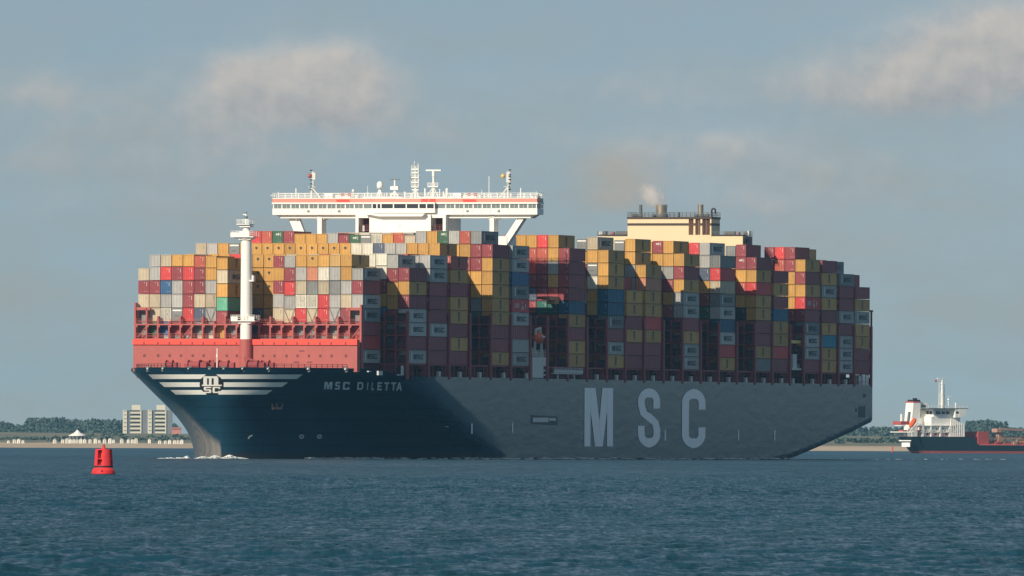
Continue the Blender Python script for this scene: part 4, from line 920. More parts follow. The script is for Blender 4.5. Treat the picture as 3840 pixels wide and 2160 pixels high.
def place(b, r, k, code, s, z):
    hk = 's' if 's' in code[1:] else 'h'; t = row_t(r); c, nm = PAL[code[0]]
    mk = code[1:]; extra = []
    if 'w' in mk: extra.append((strip_me, 'machinery_panel'))
    elif 'x' in mk: extra.append((stripe_me, 'machinery_panel'))
    elif code[0] in DOORS or (code[0] in 'GYB' and (r * 7 + k * 3 + b) % 5 == 0 and '.' not in mk): extra.append((DME[(hk, 1 if code[0] in DOORS else 0)], 'door'))
    for q, me_, nm_ in (('.', dot_me, 'emblem'), ('l', logo_me, 'emblem'), ('q', vee_me, 'lashing_rod'), ('m', msc_me, 'lettering'), ('m', bar_me, 'marking_strip'), ('v', up_me, 'lettering'), ('h', ww_me, 'lettering')):
        if q in mk: extra.append((me_, nm_))
    if (b, r, k) not in KEEP:
        stuff_add(CME[hk], t, s, z, c)
        for me_, nm_ in extra: stuff_add(me_, t, s, z, c)
        return
    if hk not in base: o = base[hk] = bpy.data.objects.new('shipping_container', CME[hk])
    else: o = base[hk].copy()
    COL.objects.link(o); o.location = to_world(t, s, z); o.rotation_euler = (0, 0, -TH); jit = .86 + .22 * rr.random()
    rust = .75 if 'r' in code[1:] else (.22 if code[0] in 'GBWg' else .10)
    o.color = (c[0] * jit, c[1] * jit, c[2] * jit, rust)
    lab, grp = label_of(b, r, k, code)
    if lab in used_labels: print('DUP', lab)
    used_labels[lab] = 1
    tag(o, lab, 'container', grp); NCON[0] += 1
    for me_, nm_ in extra: child(me_, o, nm_)
for b, s in enumerate(S_BAY):
    rows = range(2, 22) if b == 0 else range(24)
    for r in rows:
        if r in EMPTY_ROWS.get(b, ()): continue
        spec = STK.get((b, r)); z = None
        if spec:
            n, dz, codes = spec; z = ZT0 + n * TH_ + dz
            for k, code in enumerate(codes.split()):
                z -= (H_['s' if 's' in code[1:] else 'h'] + .13)
                if z < ZT0 - .3: break
                place(b, r, k, code, s, z)
            ztop_ = z
        else: ztop_ = ZT0 + (FILL[b] - (2 if b in (1, 2) and r < 4 else 0)) * TH_
        zz = ztop_
        while zz - 2.93 > ZT0 - .6:
            zz -= 2.93; stuff_box(row_t(r), s, zz, 2.80, PAL[rr.choice(FILLC)][0])
me = bpy.data.meshes.new('stacked_containers'); me.from_pydata(BOX_V, [], BOX_F)
at = me.attributes.new('paint', 'FLOAT_COLOR', 'CORNER')
NL = [len(f) for f in BOX_F]; arr = np.ones((sum(NL), 4), np.float32); arr[:, :3] = np.repeat(np.array(BOX_C, np.float32), NL, axis=0); at.data.foreach_set('color', arr.ravel())
me.materials.append(CPAINT_STUFF); so = bpy.data.objects.new('stacked_containers', me); COL.objects.link(so); so.matrix_world = M_SHIP
tag(so, 'the rest of the stacked containers filling the rows between the visible ones', 'containers', None, 'stuff')
# ------------------------------------------------------------------ the smaller tanker on the right
YT = 6200.0; KT = F / YT; AT = R(35.0)
tk0 = far(3352, 1700, YT); tk0.z = 0
# local x runs from stern to bow (right and away), y towards the far side
tank = empty('coastal_tanker', tk0 + Vector((0, 0, 0)), 0)
tag(tank, 'small tanker with white superstructure and dark hull, cut off by the right edge', 'tanker ship')
cT, sT = math.cos(AT), math.sin(AT); BT = 9.0 / sT * 1.0
BT = 17.5; tank.rotation_euler = (0, 0, AT)
ox = (3352 - 1920) / KT; tank.location = (ox + BT * sT, YT - 0 , 0)
# stern-left corner seen at u=3352 is local (0, BT); near corner (0,0) lies to its right
def XT(u, y=0.0): return ((u - 1920) / F * (tank.location.y + y * cT) - tank.location.x + y * sT) / (cT - (u - 1920) / F * sT)
def ZT(v, u=3500): return HC + (HV + ROLL * (u - 1920) - v) / KT
NAVY = paint('dark_navy_tanker_hull', (.012, .034, .042), .4, .15, .1); BOOT = paint('red_boot_topping', (.42, .09, .08), .6, .15)
TWHITE = paint('white_superstructure_paint', (.86, .85, .79), .5, .06, .1)
XFW = XT(3650)
def hull_ring(z):                                       # outline of the tanker hull at height z
    x0 = 0.0 + max(0, (7.4 - z)) * 1.0; L = 118
    return [(x0 + 1.5, 1.2), (x0, 4.0), (x0, BT - 4.0), (x0 + 1.5, BT - 1.2), (x0 + 6, BT), (XFW, BT), (XFW + 3, BT), (L - 26, BT), (L - 8, BT - 4), (L, BT / 2), (L - 8, 4.0), (L - 26, 0), (XFW + 3, 0), (XFW, 0), (x0 + 6, 0.0)]
m = MB(); zsx = [-1, 1.0, 1.05, 3, 5, ZT(1638)]; V = []
for z in zsx: V += [(x, y, z) for x, y in hull_ring(z)]
n = 15
for j in range(len(zsx) - 1): m.add(V[j * n:(j + 2) * n], [(i, (i + 1) % n, n + (i + 1) % n, n + i) for i in range(n)], 1 if j < 1 else 0)
m.add(V[-n:], [tuple(range(n))], 1)
m2 = MB()
th = m.build('hull', [NAVY, BOOT], tank)
# the deck forward of the poop is lower: cut by raising only the after hull
b = bmesh.new(); b.from_mesh(th.data)
for v in b.verts:
    if v.co.x > XFW + 1 and v.co.z > 2.5: v.co.z = 2.6 if v.co.z < 3.5 else (3.2 if v.co.z < 5.5 else 3.6)
b.to_mesh(th.data); b.free()
xb = lambda u, y=0: XT(u, y)
zd = ZT(1637)
sp = MB()
sp.box(xb(3458, 2), xb(3618, 2), 2, BT - 2, zd, ZT(1597)); sp.box(xb(3492, 2.5), xb(3600, 2.5), 2.5, BT - 2.5, ZT(1597), ZT(1562))
sp.box(xb(3500, 3), xb(3590, 3), 3, BT - 3, ZT(1562), ZT(1533)); sp.box(xb(3582, .5), xb(3600, .5), .5, 5, ZT(1565), ZT(1533))
sp.prism([(xb(3595, 1), ZT(1592)), (xb(3618, 1), ZT(1592)), (xb(3618, 1), zd), (xb(3560, 1), zd)], 1.0, 1.3)
for k, u in enumerate(range(3566, 3618, 8)): sp.box(xb(u, .9), xb(u, .9) + .5, .9, 1.3, zd, ZT(1570 + k * 3))
sp.box(xb(3455, 1), xb(3618, 1), 1, BT - 1, ZT(1597), ZT(1595)); sp.box(xb(3455, 1), xb(3590, 1), 1, BT - 1, ZT(1622), ZT(1619))
for u in (3460, 3490, 3525, 3560, 3600): sp.box(xb(u, 1), xb(u, 1) + .7, 1.0, 1.6, zd, ZT(1597))
sp.prism([(xb(3596, .4), ZT(1565)), (xb(3619, .4), ZT(1558)), (xb(3626, .4), ZT(1533)), (xb(3596, .4), ZT(1533))], .4, 3.4)
spo = sp.build('superstructure', TWHITE, tank)
wh = MB(); wh.box(xb(3482, 1), xb(3628, 1), .4, BT - .4, ZT(1533), ZT(1530)); wh.build('wheelhouse_roof', GREYM, spo)
class EachBox:
    def __init__(s, name, mat, par): s.a = (name, mat, par)
    def box(s, *b): MB().box(*b).build(*s.a)
ww = EachBox('window', GLASS, spo)
for a, c in ((3509, 3526), (3531, 3543), (3548, 3562)): ww.box(xb(a, 2.9), xb(c, 2.9), 2.9, 2.98, ZT(1553), ZT(1542))
ww.box(xb(3585, .4), xb(3595, .4), .42, .5, ZT(1550), ZT(1542))
for u in (3470, 3492, 3510, 3534): ww.box(xb(u, 1.9), xb(u, 1.9) + .9, 1.9, 1.98, ZT(1613), ZT(1606))
for u in (3474, 3505, 3545, 3580, 3604): ww.box(xb(u, 1.9), xb(u, 1.9) + 1.2, 1.9, 1.98, ZT(1632), ZT(1625))
for k in range(4): ww.box(xb(3500, 3) - .06, xb(3500, 3) - .01, 4 + 2.5 * k, 5.8 + 2.5 * k, ZT(1553), ZT(1542))
rl = MB()
for (u0, u1, y, v) in ((3482, 3628, .5, 1530), (3455, 3490, 1, 1595), (3455, 3600, 1, 1619)): rl.rail([(xb(u0, y), y, ZT(v)), (xb(u1, y), y, ZT(v))], 1.1, 1.5, .06)
rl.rail([(.6, 1.5, zd), (.6, BT - 1.5, zd)], 1.2, 1.5, .06); rl.build('railing', TWHITE, spo)
f_ = MB(); fy = 7.0; fx = xb(3440, fy)
f_.prism([(xb(3420, fy), ZT(1567)), (xb(3425, fy), ZT(1510)), (xb(3452, fy), ZT(1510)), (xb(3450, fy), ZT(1567))], fy, fy + 5.5, 0)
f_.box(xb(3422, fy), xb(3455, fy), fy, fy + 6, zd, ZT(1567), 0); f_.build('funnel', TWHITE, tank)
f_ = MB(); f_.box(xb(3424, fy), xb(3453, fy), fy - .05, fy + 5.6, ZT(1510), ZT(1505), 1); f_.box(xb(3428, fy), xb(3452, fy), fy + .3, fy + 5, ZT(1505), ZT(1499)); f_.box(xb(3437, fy), xb(3444, fy), fy + 1, fy + 3, ZT(1499), ZT(1493)); f_.build('funnel_top', [BLACK, BOOT], tank)
f_ = MB(); f_.box(xb(3453, fy + 1), xb(3478, fy + 1), fy + 1, fy + 6, zd, ZT(1510), 0)
for v0, v1 in ((1525, 1519), (1536, 1532)): f_.box(xb(3456, fy + .9), xb(3471, fy + .9), fy + .9, fy + 1, ZT(v0), ZT(v1), 1)
f_.build('engine_casing', [TWHITE, GLASS], tank)
mm = MB(); my = 8.0; mx = xb(3532, my)
mm.tube((mx, my, ZT(1533)), (mx, my, ZT(1422)), .8, 10, 0, .42); mm.box(mx - 2.6, mx + 1.6, my - .3, my + .3, ZT(1420), ZT(1416)); mm.beam((mx - 3.6, my, ZT(1428)), (mx - .2, my, ZT(1424)), .5, .5); mm.box(mx - 3.9, mx - 3.2, my - .3, my + .3, ZT(1432), ZT(1424), 1)
mm.beam((mx + 1.3, my, ZT(1420)), (mx + 1.4, my, ZT(1480)), .18, .18)
for v in (1440, 1456, 1476): mm.box(mx - .9, mx + 1.6, my - .3, my + .3, ZT(v), ZT(v - 2))
mm.box(mx - 1.2, mx - .5, my - .3, my + .3, ZT(1525), ZT(1476)); mm.tube((xb(3556, my), my, ZT(1530)), (xb(3556, my), my, ZT(1495)), .22, 6); mm.ball((xb(3556, my), my, ZT(1498)), .55, 8, 6); mm.box(xb(3556, my) - .3, xb(3556, my) + 2, my - .2, my + .2, ZT(1488), ZT(1485))
for k in range(9): mm.beam((mx - 1.9, my, ZT(1530 - 11 * k)), (mx - .6, my, ZT(1525 - 11 * k)), .12, .12); mm.beam((mx + .5, my, ZT(1530 - 11 * k)), (mx + 1.5, my, ZT(1527 - 11 * k)), .12, .12)
mm.beam((mx - 1.9, my, ZT(1533)), (mx - 1.5, my, ZT(1430)), .2, .2); mm.beam((mx + 1.5, my, ZT(1533)), (mx + 1.3, my, ZT(1480)), .2, .2)
mm.tube((xb(3583, my), my, ZT(1530)), (xb(3583, my), my, ZT(1509)), .3, 6); mm.build('mast', [TWHITE, BOOT], tank)
lf = MB(); a = Vector((xb(3412, 1.5), 1.5, ZT(1602))); c = Vector((xb(3432, 1.5), 1.5, ZT(1570))); d = (c - a).normalized()
lf.tube(a, a.lerp(c, .3), .5, 8, 0, 1.2); lf.tube(a.lerp(c, .3), a.lerp(c, .8), 1.2, 8, 0, 1.15); lf.tube(a.lerp(c, .8), c, 1.15, 8, 0, .5)
lfo = lf.build('free_fall_lifeboat', ORANGE, None)
lfo.matrix_world = Matrix.Translation(tank.location) @ Matrix.Rotation(AT, 4, 'Z'); tag(lfo, 'orange free fall lifeboat slung at the stern of the small tanker', 'lifeboat')
fr = MB()
for dy in (.3, 2.7):
    fr.beam((a.x - .6, dy, a.z - 1.6), (c.x + .4, dy, c.z - 1.6), .35, .35)
    for k in range(5): q = a.lerp(c, k / 4); fr.beam((q.x, dy, q.z - 1.6), (q.x, dy, zd), .28, .28)
fr.box(.5, xb(3412, 2), 1, BT - 1, ZT(1622), ZT(1619)); fr.box(xb(3380, 3), xb(3396, 3), 3, 8, ZT(1597), ZT(1593)); fr.box(xb(3386, 3), xb(3390, 3), 4, 5, ZT(1595), ZT(1553))
for yy in np.arange(1.5, BT, 2.4): fr.box(.6, 1.0, yy, yy + .35, zd, ZT(1620))
fr.build('stern_frame', TWHITE, tank)
fr = MB(); fr.box(xb(3378, 3), xb(3408, 3), 3, 9, ZT(1593), ZT(1580)); fr.box(.8, 7, 2, BT - 3, ZT(1619), ZT(1613)); fr.tube((xb(3404, 4), 4, ZT(1593)), (xb(3410, 4), 4, ZT(1545)), .6, 8, 1); fr.build('stern_gear', [BOOT, GREYM], tank)
ms = MB(); ms.box(-.06, .0, 4.2, BT - 4.4, ZT(1655), ZT(1651)); ms.box(.3, .5, 5.5, BT - 6, ZT(1676), ZT(1660)); ms.build('stern_lettering', LETTER, th)
dc = MB(); rb = random.Random(5)
dc.box(xb(3668, 3), xb(3708, 3), 3, BT - 3, 3.6, ZT(1617), 1)
for k in range(40):
    x = xb(3690, 2) + k * 1.6 + rb.random(); y = 1.5 + rb.random() * 12; h = rb.choice([1.2, 1.8, 2.6, 3.4]); dc.box(x, x + .4 + rb.random() * 1.2, y, y + .5 + rb.random(), 3.6, 3.9 + h, rb.choice([0, 1, 2, 2, 1]))
dc.box(xb(3705, 4), xb(3705, 4) + 60, 4, 5, 6.2, 6.6, 2); dc.box(xb(3705, 9), xb(3705, 9) + 60, 9, 10, 7.0, 7.4, 1)
for k in range(14): dc.tube((xb(3710, 4) + 4.3 * k, 4.5, 4.3), (xb(3710, 4) + 4.3 * k, 4.5, 7.0), .2, 6, 2)
dc.build('deck_piping', [YELLOWP, BOOT, paint('tan_pipe_paint', (.35, .24, .17), .6, .25)], tank)
dk = MB(); x = xb(3745, 6); dk.box(x, x + 2, 6, 8, 4.3, ZT(1606)); dk.box(x - 1.6, x + 1, 5, 9, ZT(1620), ZT(1606)); dk.beam((x + 1, 7, ZT(1606)), (x + 14, 7, ZT(1612)), .8, .8); dk.build('deck_crane', [paint('buff_crane_paint', (.42, .26, .20), .6, .2)], tank)

# ------------------------------------------------------------------ red buoy
YB = HC * F / (1779.0 - HV - ROLL * (389 - 1920)); KB = F / YB; pb = far(389, 1779, YB)
buoy = empty('buoy', (pb.x, pb.y, 0)); tag(buoy, 'bright red can shaped buoy floating off the bow of the big ship', 'buoy')
BRED = paint('bright_red_buoy_paint', (.74, .035, .040), .45, .16, .22, (.5, .42, .36), 1.4)
m = MB(); m.tube((0, 0, -.4), (0, 0, .42), 1.24, 28, 0, 1.22); m.tube((0, 0, .42), (0, 0, .72), 1.22, 28, 0, .98); m.tube((0, 0, .08), (0, 0, .2), 1.29, 28); m.build('float', BRED, buoy)
m = MB(); m.tube((0, 0, .74), (0, 0, .92), 1.0, 24); m.build('collar', BLACK, buoy); m = MB(); m.tube((0, 0, -.4), (0, 0, .07), 1.26, 28); m.build('weed_line', paint('dark_weed', (.05, .03, .02), .8, .3), buoy)
m = MB()
for k in range(4):                                      # four radar-reflector plates with open bays between
    an = k * math.pi / 2 + .35; ca, sa = math.cos(an), math.sin(an)
    for da in (-.42, .42):
        c1, s1 = math.cos(an + da), math.sin(an + da)
    P = []
    for z, r in ((.9, 1.0), (2.62, .88)):
        for da in np.linspace(-.5, .5, 5): P.append((r * math.cos(an + da), r * math.sin(an + da), z))
    for z, r in ((.9, .91), (2.62, .80)):
        for da in np.linspace(-.5, .5, 5): P.append((r * math.cos(an + da), r * math.sin(an + da), z))
    fs = []
    for i in range(4): fs += [(i, i + 1, 5 + i + 1, 5 + i), (10 + i + 1, 10 + i, 15 + i, 15 + i + 1), (i + 1, i, 10 + i, 10 + i + 1), (5 + i, 5 + i + 1, 15 + i + 1, 15 + i)]
    fs += [(0, 5, 15, 10), (9, 4, 14, 19)]
    m.add(P, fs)
m.tube((0, 0, .9), (0, 0, 2.6), .42, 14, 0, .36); m.tube((0, 0, 1.6), (0, 0, 1.68), .92, 20); m.tube((0, 0, 2.56), (0, 0, 2.66), .87, 20); m.tube((0, 0, .9), (0, 0, .98), .98, 20)
m.build('cage', BRED, buoy)
m = MB(); m.tube((0, 0, 2.66), (0, 0, 2.85), .24, 12); m.tube((0, 0, 2.85), (0, 0, 3.1), .16, 12, 1); m.tube((0, 0, 3.1), (0, 0, 3.18), .1, 8); m.build('lantern', [BRED, paint('dull_red_lens', (.35, .1, .09), .3)], buoy)
m = MB(); m.ball((-.15, -1.22, .36), .1, 8, 6); m.build('lifting_eye', BLACK, buoy)

YC = 7300.0; pc = far(3347, 1691, YC)
m = MB(); m.tube((0, 0, -.3), (0, 0, .35), .62, 14); m.tube((0, 0, .35), (0, 0, 2.6), .38, 12, 0, .3); m.tube((0, 0, 2.6), (0, 0, 3.0), .2, 8)
o = m.build('beacon', BRED, None); o.location = (pc.x, pc.y, 0); tag(o, 'tiny red beacon in the water between big ship and tanker', 'beacon')

# ------------------------------------------------------------------ the far shore
def ground_mat(name, c1, c2, scale, c3=None):
    m = bpy.data.materials.new(name); m.use_nodes = True; t = NT(m.node_tree); b = t.n['Principled BSDF']; g = t.new('NewGeometry').outputs['Position']
    n = t.noise(t.mapping(g, (1, .25, 1)), scale, 5, .6); st = [(.35, c1), (.65, c2)]
    if c3: st.append((.8, c3))
    t.put(b, 'Base Color', t.ramp(n, st)); b.inputs['Roughness'].default_value = .9; b.inputs['Specular IOR Level'].default_value = .1; return m
SAND = ground_mat('sand', (.42, .32, .22), (.52, .41, .29), .02); DUNE = ground_mat('dune_grass', (.13, .14, .10), (.24, .22, .16), .03, (.10, .12, .08)); MUD = ground_mat('wet_mud', (.21, .205, .225), (.28, .27, .285), .02)
YS = 8190.0
def sheet(name, prof, x0, x1, nx, mat, amp=0.0):
    me_ = MB(); n = len(prof); V = []; rg = random.Random(4)
    for j, (y, z) in enumerate(prof):
        for i in range(nx + 1):
            x = x0 + (x1 - x0) * i / nx; dz = amp * (math.sin(x * .021 + j) + .6 * math.sin(x * .053 + 2 * j) + .5 * rg.random()) if 1 < j else 0
            V.append((x, y + 6 * math.sin(x * .012 + 1.3), z + dz))
    me_.add(V, [(j * (nx + 1) + i, j * (nx + 1) + i + 1, (j + 1) * (nx + 1) + i + 1, (j + 1) * (nx + 1) + i) for j in range(n - 1) for i in range(nx)])
    o = me_.build(name, mat, None, True, False); return tag(o, kind='structure')
sheet('beach', [(YS - 40, -1.0), (YS, 0.05), (YS + 120, 1.6), (YS + 260, 2.6), (YS + 330, 2.9)], -2600, 250, 60, SAND)
sheet('dunes', [(YS + 322, 2.86), (YS + 420, 4.2), (YS + 650, 6.6), (YS + 900, 7.8), (YS + 2600, 10.2), (YS + 4500, 11.0), (YS + 7400, 6.0)], -5200, 5200, 160, DUNE, .5)
sheet('mud_flat', [(YS - 1000, -1.0), (YS - 960, .05), (YS - 870, .5), (YS - 650, 1.3), (YS - 100, 2.0), (YS + 335, 2.9)], 255, 2600, 50, SAND)
sheet('mud_bank', [(YS - 880, .49), (YS - 780, 1.05), (YS - 350, 2.2), (YS - 100, 2.5)], 262, 2500, 50, MUD)

def leaf_mat(name, c1, c2):
    m = bpy.data.materials.new(name); m.use_nodes = True; t = NT(m.node_tree); b = t.n['Principled BSDF']; g = t.new('NewGeometry').outputs['Position']
    t.put(b, 'Base Color', t.ramp(t.noise(g, .11, 4, .6), [(.35, c1), (.65, c2)])); b.inputs['Roughness'].default_value = .8; b.inputs['Specular IOR Level'].default_value = .15; return m
LEAF = leaf_mat('far_foliage', (.060, .098, .085), (.100, .140, .120))
def wood(name, label, spans, Y0_, seed):
    """far wood: crowns of leaf clumps in a belt, tops following the tree line of the photo; spans = (u0, u1, v_top0, v_top1, v_base)"""
    rg = np.random.default_rng(seed); V = []; FF = []
    for (u0, u1, va, vb, vbase, dens, dY) in spans:
        Yb = Y0_ + dY + (3300 if name == 'far_wood' else 0); k = F / Yb; n = max(2, int((u1 - u0) / k / 4.0 * dens))
        for i in range(n):
            fr_ = (i + rg.random()) / n; u = u0 + (u1 - u0) * fr_; vt = va + (vb - va) * fr_ + rg.normal(0, 1.8) + 3 * abs(math.sin(u * .13 + seed)); Yt = Yb + rg.random() * 120; p = far(u, vt, Yt); zb_ = far(u, vbase, Yt).z - 1
            H = p.z - zb_; rx = 3.0 + rg.random() * 3
            if H < 1: continue
            for q in range(int(50 + H * 8)):
                h = rg.random() ** .8; rad = rx * math.sqrt(max(.05, 1 - (max(0, h - .35) / .65) ** 2)) * rg.random() ** .5; an = rg.random() * 6.283
                c = np.array([p.x + rad * math.cos(an), Yt + rad * math.sin(an), zb_ + h * H]); s_ = .55 + rg.random() * .8
                d1 = rg.normal(size=3); d1 /= np.linalg.norm(d1); d2 = np.cross(d1, rg.normal(size=3)); d2 /= np.linalg.norm(d2); o_ = len(V)
                V += [tuple(c + s_ * (d1 * a_ + d2 * b_)) for a_, b_ in ((-1, -.6), (1, -.5), (.8, .7), (-.7, .6))]; FF.append((o_, o_ + 1, o_ + 2, o_ + 3))
    me_ = bpy.data.meshes.new(name); me_.from_pydata(V, [], FF); me_.materials.append(LEAF); o = bpy.data.objects.new(name, me_); COL.objects.link(o)
    return tag(o, label, 'wood', None, 'stuff')
wood('far_wood', 'blue green belt of far trees behind the beach on the left',
     [(-60, 30, 1580, 1582, 1645, 1.6, 900), (20, 95, 1590, 1592, 1645, 1.6, 850), (60, 180, 1598, 1605, 1648, 1.5, 600), (98, 240, 1568, 1566, 1640, 1.9, 1000), (235, 470, 1573, 1573, 1632, 1.9, 1100), (440, 660, 1588, 1590, 1630, 1.2, 1600), (150, 240, 1616, 1622, 1648, 1.2, 480)], YS, 1)
wood('far_wood', 'blue green far trees on the shore behind the small tanker',
     [(3130, 3270, 1604, 1600, 1662, 1.6, 600), (3268, 3345, 1599, 1603, 1662, 1.8, 500), (3340, 3380, 1609, 1612, 1662, 1.5, 500), (3360, 3640, 1600, 1590, 1662, 1.5, 700), (3620, 3700, 1578, 1576, 1660, 1.9, 600), (3690, 3772, 1575, 1580, 1660, 1.9, 600), (3768, 3920, 1603, 1605, 1660, 1.6, 800)], YS, 2)
wood('dune_scrub', 'low grey green scrub scattered along the dunes of the far shore', [(0, 260, 1640, 1636, 1652, .8, 420), (330, 700, 1632, 1634, 1650, .5, 520), (330, 480, 1625, 1624, 1648, .8, 800), (-40, 700, 1640, 1641, 1652, .5, 380), (3120, 3420, 1648, 1649, 1660, 1.2, 420), (3120, 3900, 1642, 1644, 1658, .9, 520)], YS, 5)

# two apartment towers beyond the dunes
def tower(u0, label):
    Yt = 12000.0; k = F / Yt; zb_ = far(u0, 1627, Yt).z - 3; o = empty('apartment_tower', (far(u0, 1625, Yt).x, Yt, zb_)); tag(o, label, 'apartment tower', 'pair of apartment towers behind the beach')
    zt_ = far(u0, 1537, Yt).z - zb_; W = 86 / k; x = lambda du: du / k
    CONC = paint('pale_concrete', (.62, .58, .46), .8, .06); DK = paint('grey_facade_panel', (.16, .18, .20), .7, .1); SH = paint('dark_loggia', (.10, .11, .11), .7, .2)
    m = MB(); m.box(0, x(16), 0, 12, 0, zt_); m.build('stair_wall', CONC, o)
    m = MB(); m.box(x(16), x(28), 1.5, 12, 0, zt_ - .05); m.box(x(70), x(92), 1.5, 12, 0, zt_ - .05); m.build('facade', DK, o)
    m = MB(); m.box(x(28), x(70), 2.2, 12, 0, zt_ - .1); m.build('loggia', SH, o)
    fl = zt_ / 7.0
    for f in range(7):
        m = MB(); m.box(x(28), x(66), .6, 2.2, f * fl + .15, f * fl + fl * .50); m.build('balcony', CONC, o)
    m = MB(); m.box(x(66), x(70), .4, 2.6, 0, zt_); m.build('corner_pier', CONC, o)
    for f in range(7): MB().box(x(4), x(14), -.05, .0, f * fl + fl * .62, f * fl + fl * .85).build('window', DK, o)
    m = MB(); m.box(x(33), x(66), 2.5, 10, zt_, far(u0, 1518.5, Yt).z - zb_); m.build('penthouse', CONC, o)
    return o
tower(460, 'pale apartment tower with striped balconies, farther from the ship of the two')
tower(553, 'striped apartment tower half hidden by the bow of the big ship')
Yh = 10500.0; p = far(661, 1625, Yh); m = MB(); h = (1625 - 1610) / (F / Yh); w = 33 / (F / Yh)
hs = empty('brick_house', (far(644, 1625, Yh).x, Yh, p.z)); tag(hs, 'small pink brick house just left of the ship bow, beside the towers', 'house')
m.box(0, w, 0, 8, -3, h); m.build('wall', paint('pink_brick', (.48, .20, .15), .8, .1), hs)
m = MB(); m.add([(-.4, -.4, h), (w + .4, -.4, h), (w + .4, 8.4, h), (-.4, 8.4, h), (-.4, 4, h + 1.6), (w + .4, 4, h + 1.6)], [(0, 1, 5, 4), (2, 3, 4, 5), (0, 4, 3), (1, 2, 5)]); m.build('roof', paint('red_roof_tile', (.34, .14, .10), .8, .1), hs)

# beach pavilion with its white cone roof
Yp = 8660.0; kp = F / Yp; c = far(290, 1646, Yp); pav = empty('beach_pavilion', (c.x, c.y, c.z)); tag(pav, 'beach pavilion with a white pointed tent roof', 'pavilion')
z1 = 11 / kp; z2 = 34 / kp; m = MB(); m.tube((0, 0, z1), (0, 0, z1 + .4), 5.4, 24, 0, 5.4); m.tube((0, 0, z1 + .4), (0, 0, z1 + 1.9), 5.2, 24, 0, 2.1); m.tube((0, 0, z1 + 1.9), (0, 0, z2), 2.1, 24, 0, .25); m.build('roof', paint('white_canvas', (.85, .83, .76), .7, .04), pav)
m = MB(); m.tube((0, 0, -1.2), (0, 0, z1), 4.3, 16); m.build('wall', paint('dark_pavilion_wall', (.05, .06, .07), .5, .2), pav)
m = MB()
for i in range(12): a = i * math.pi / 6; m.tube((5.0 * math.cos(a), 5.0 * math.sin(a), -1.2), (5.0 * math.cos(a), 5.0 * math.sin(a), z1), .12, 6)
m.build('post', WHITE_OLD, pav); m = MB(); m.tube((0, 0, z2), (0, 0, z2 + .9), .08, 6); m.build('finial', GREYM, pav)

# white beach huts
HUTW = paint('white_hut_paint', (.80, .78, .70), .6, .06); HUTR = paint('hut_roof', (.55, .53, .47), .7, .1)
hut = empty('beach_hut', (0, 0, 0)); m = MB(); m.box(-.85, .85, -.9, .9, -.6, 1.75); m.build('cabin', HUTW, hut)
m = MB(); m.prism([(-1.0, 1.72), (1.0, 1.72), (0, 2.3)], -1.1, 1.1); m.build('roof', HUTR, hut); m = MB(); m.box(-.3, .35, -.95, -.9, -.5, 1.4); m.build('door', paint('hut_door', (.45, .42, .36), .6), hut)
HX = [110, 190, 250, 305, 730, 808, 838, 895, 945, 990, 1032, 1085, 1133, 1205, 1280, 1330, 1400, 1475, 1520, 1630, 1720, 1772, 1820, 2005, 2140, 2215, 2275, 2340, 2385, 2440]
for i, x in enumerate(HX):
    u = x / 3.578 + .5; vb = 1661 if i < 4 or x == 730 else (1659 if x < 2100 else 1663); 
    if x == 808: vb = 1649
    Yy = 8420.0 if vb > 1650 else 8700.0; p = far(u, vb, Yy); o = hut if i == 0 else copy_tree(hut); o.location = p; o.rotation_euler = (0, 0, .2 * math.sin(i * 2.1)); sc_ = (.85, 1.0, 1.12, .92, 1.05)[i % 5]; o.scale = (sc_, sc_, sc_ * (1.0 if i % 3 else .85))
    if i < 4: lab = f'white beach hut, {ORD[i + 1]} from left in the small group at far left'
    elif i == 4: lab = 'white beach hut standing alone between the far left group and the pavilion'
    elif x == 808: lab = 'white hut up on the dune just left of the pavilion'
    elif x < 1250: lab = f'white beach hut, {ORD[i - 5]} from left in the close row below the pavilion'
    elif x < 1560: lab = f'white beach hut, {ORD[i - 13]} from left in the row above the red buoy'
    elif x < 2100: lab = f'white beach hut, {ORD[i - 18]} from left in the row below the apartment towers'
    else: lab = f'white beach hut, {ORD[i - 23]} from left in the last row before the ship bow'
    tag(o, lab, 'beach hut', 'white beach huts')
# grey sheds and masts along the right-hand shore
for u, v, w, h in ((3395, 1664, 1.0, 3), ):
    pass

# seagulls
gm_ = paint('gull_feathers', (.75, .75, .73), .7)
for i, (u, v, Y, lab) in enumerate(((1597, 572, 2600, 'white gull flying above the radar masts of the bridge'), (2052, 635, 2500, 'white gull flying in the sky right of the bridge'), (3330, 1097, 2300, 'white gull flying beyond the stern of the big ship'))):
    m = MB(); m.ball((0, 0, 0), .14, 8, 6, 0, (1.0, 2.4, 1.0))
    for sx in (-1, 1): m.add([(sx * .08, -.12, .03), (sx * .08, .16, .03), (sx * .45, .05, .24), (sx * .45, -.14, .24), (sx * .95, .14, .15), (sx * .08, -.12, .06), (sx * .08, .16, .06), (sx * .45, .05, .27), (sx * .45, -.14, .27)], [(0, 1, 2, 3), (3, 2, 4), (5, 6, 7, 8), (8, 7, 4)])
    o = m.build('seagull', gm_, None); o.location = far(u, v, Y * 2.2); o.scale = (.55, .55, .55); o.rotation_euler = (0, 0, .6 * i); tag(o, lab, 'gull', 'flying gulls')

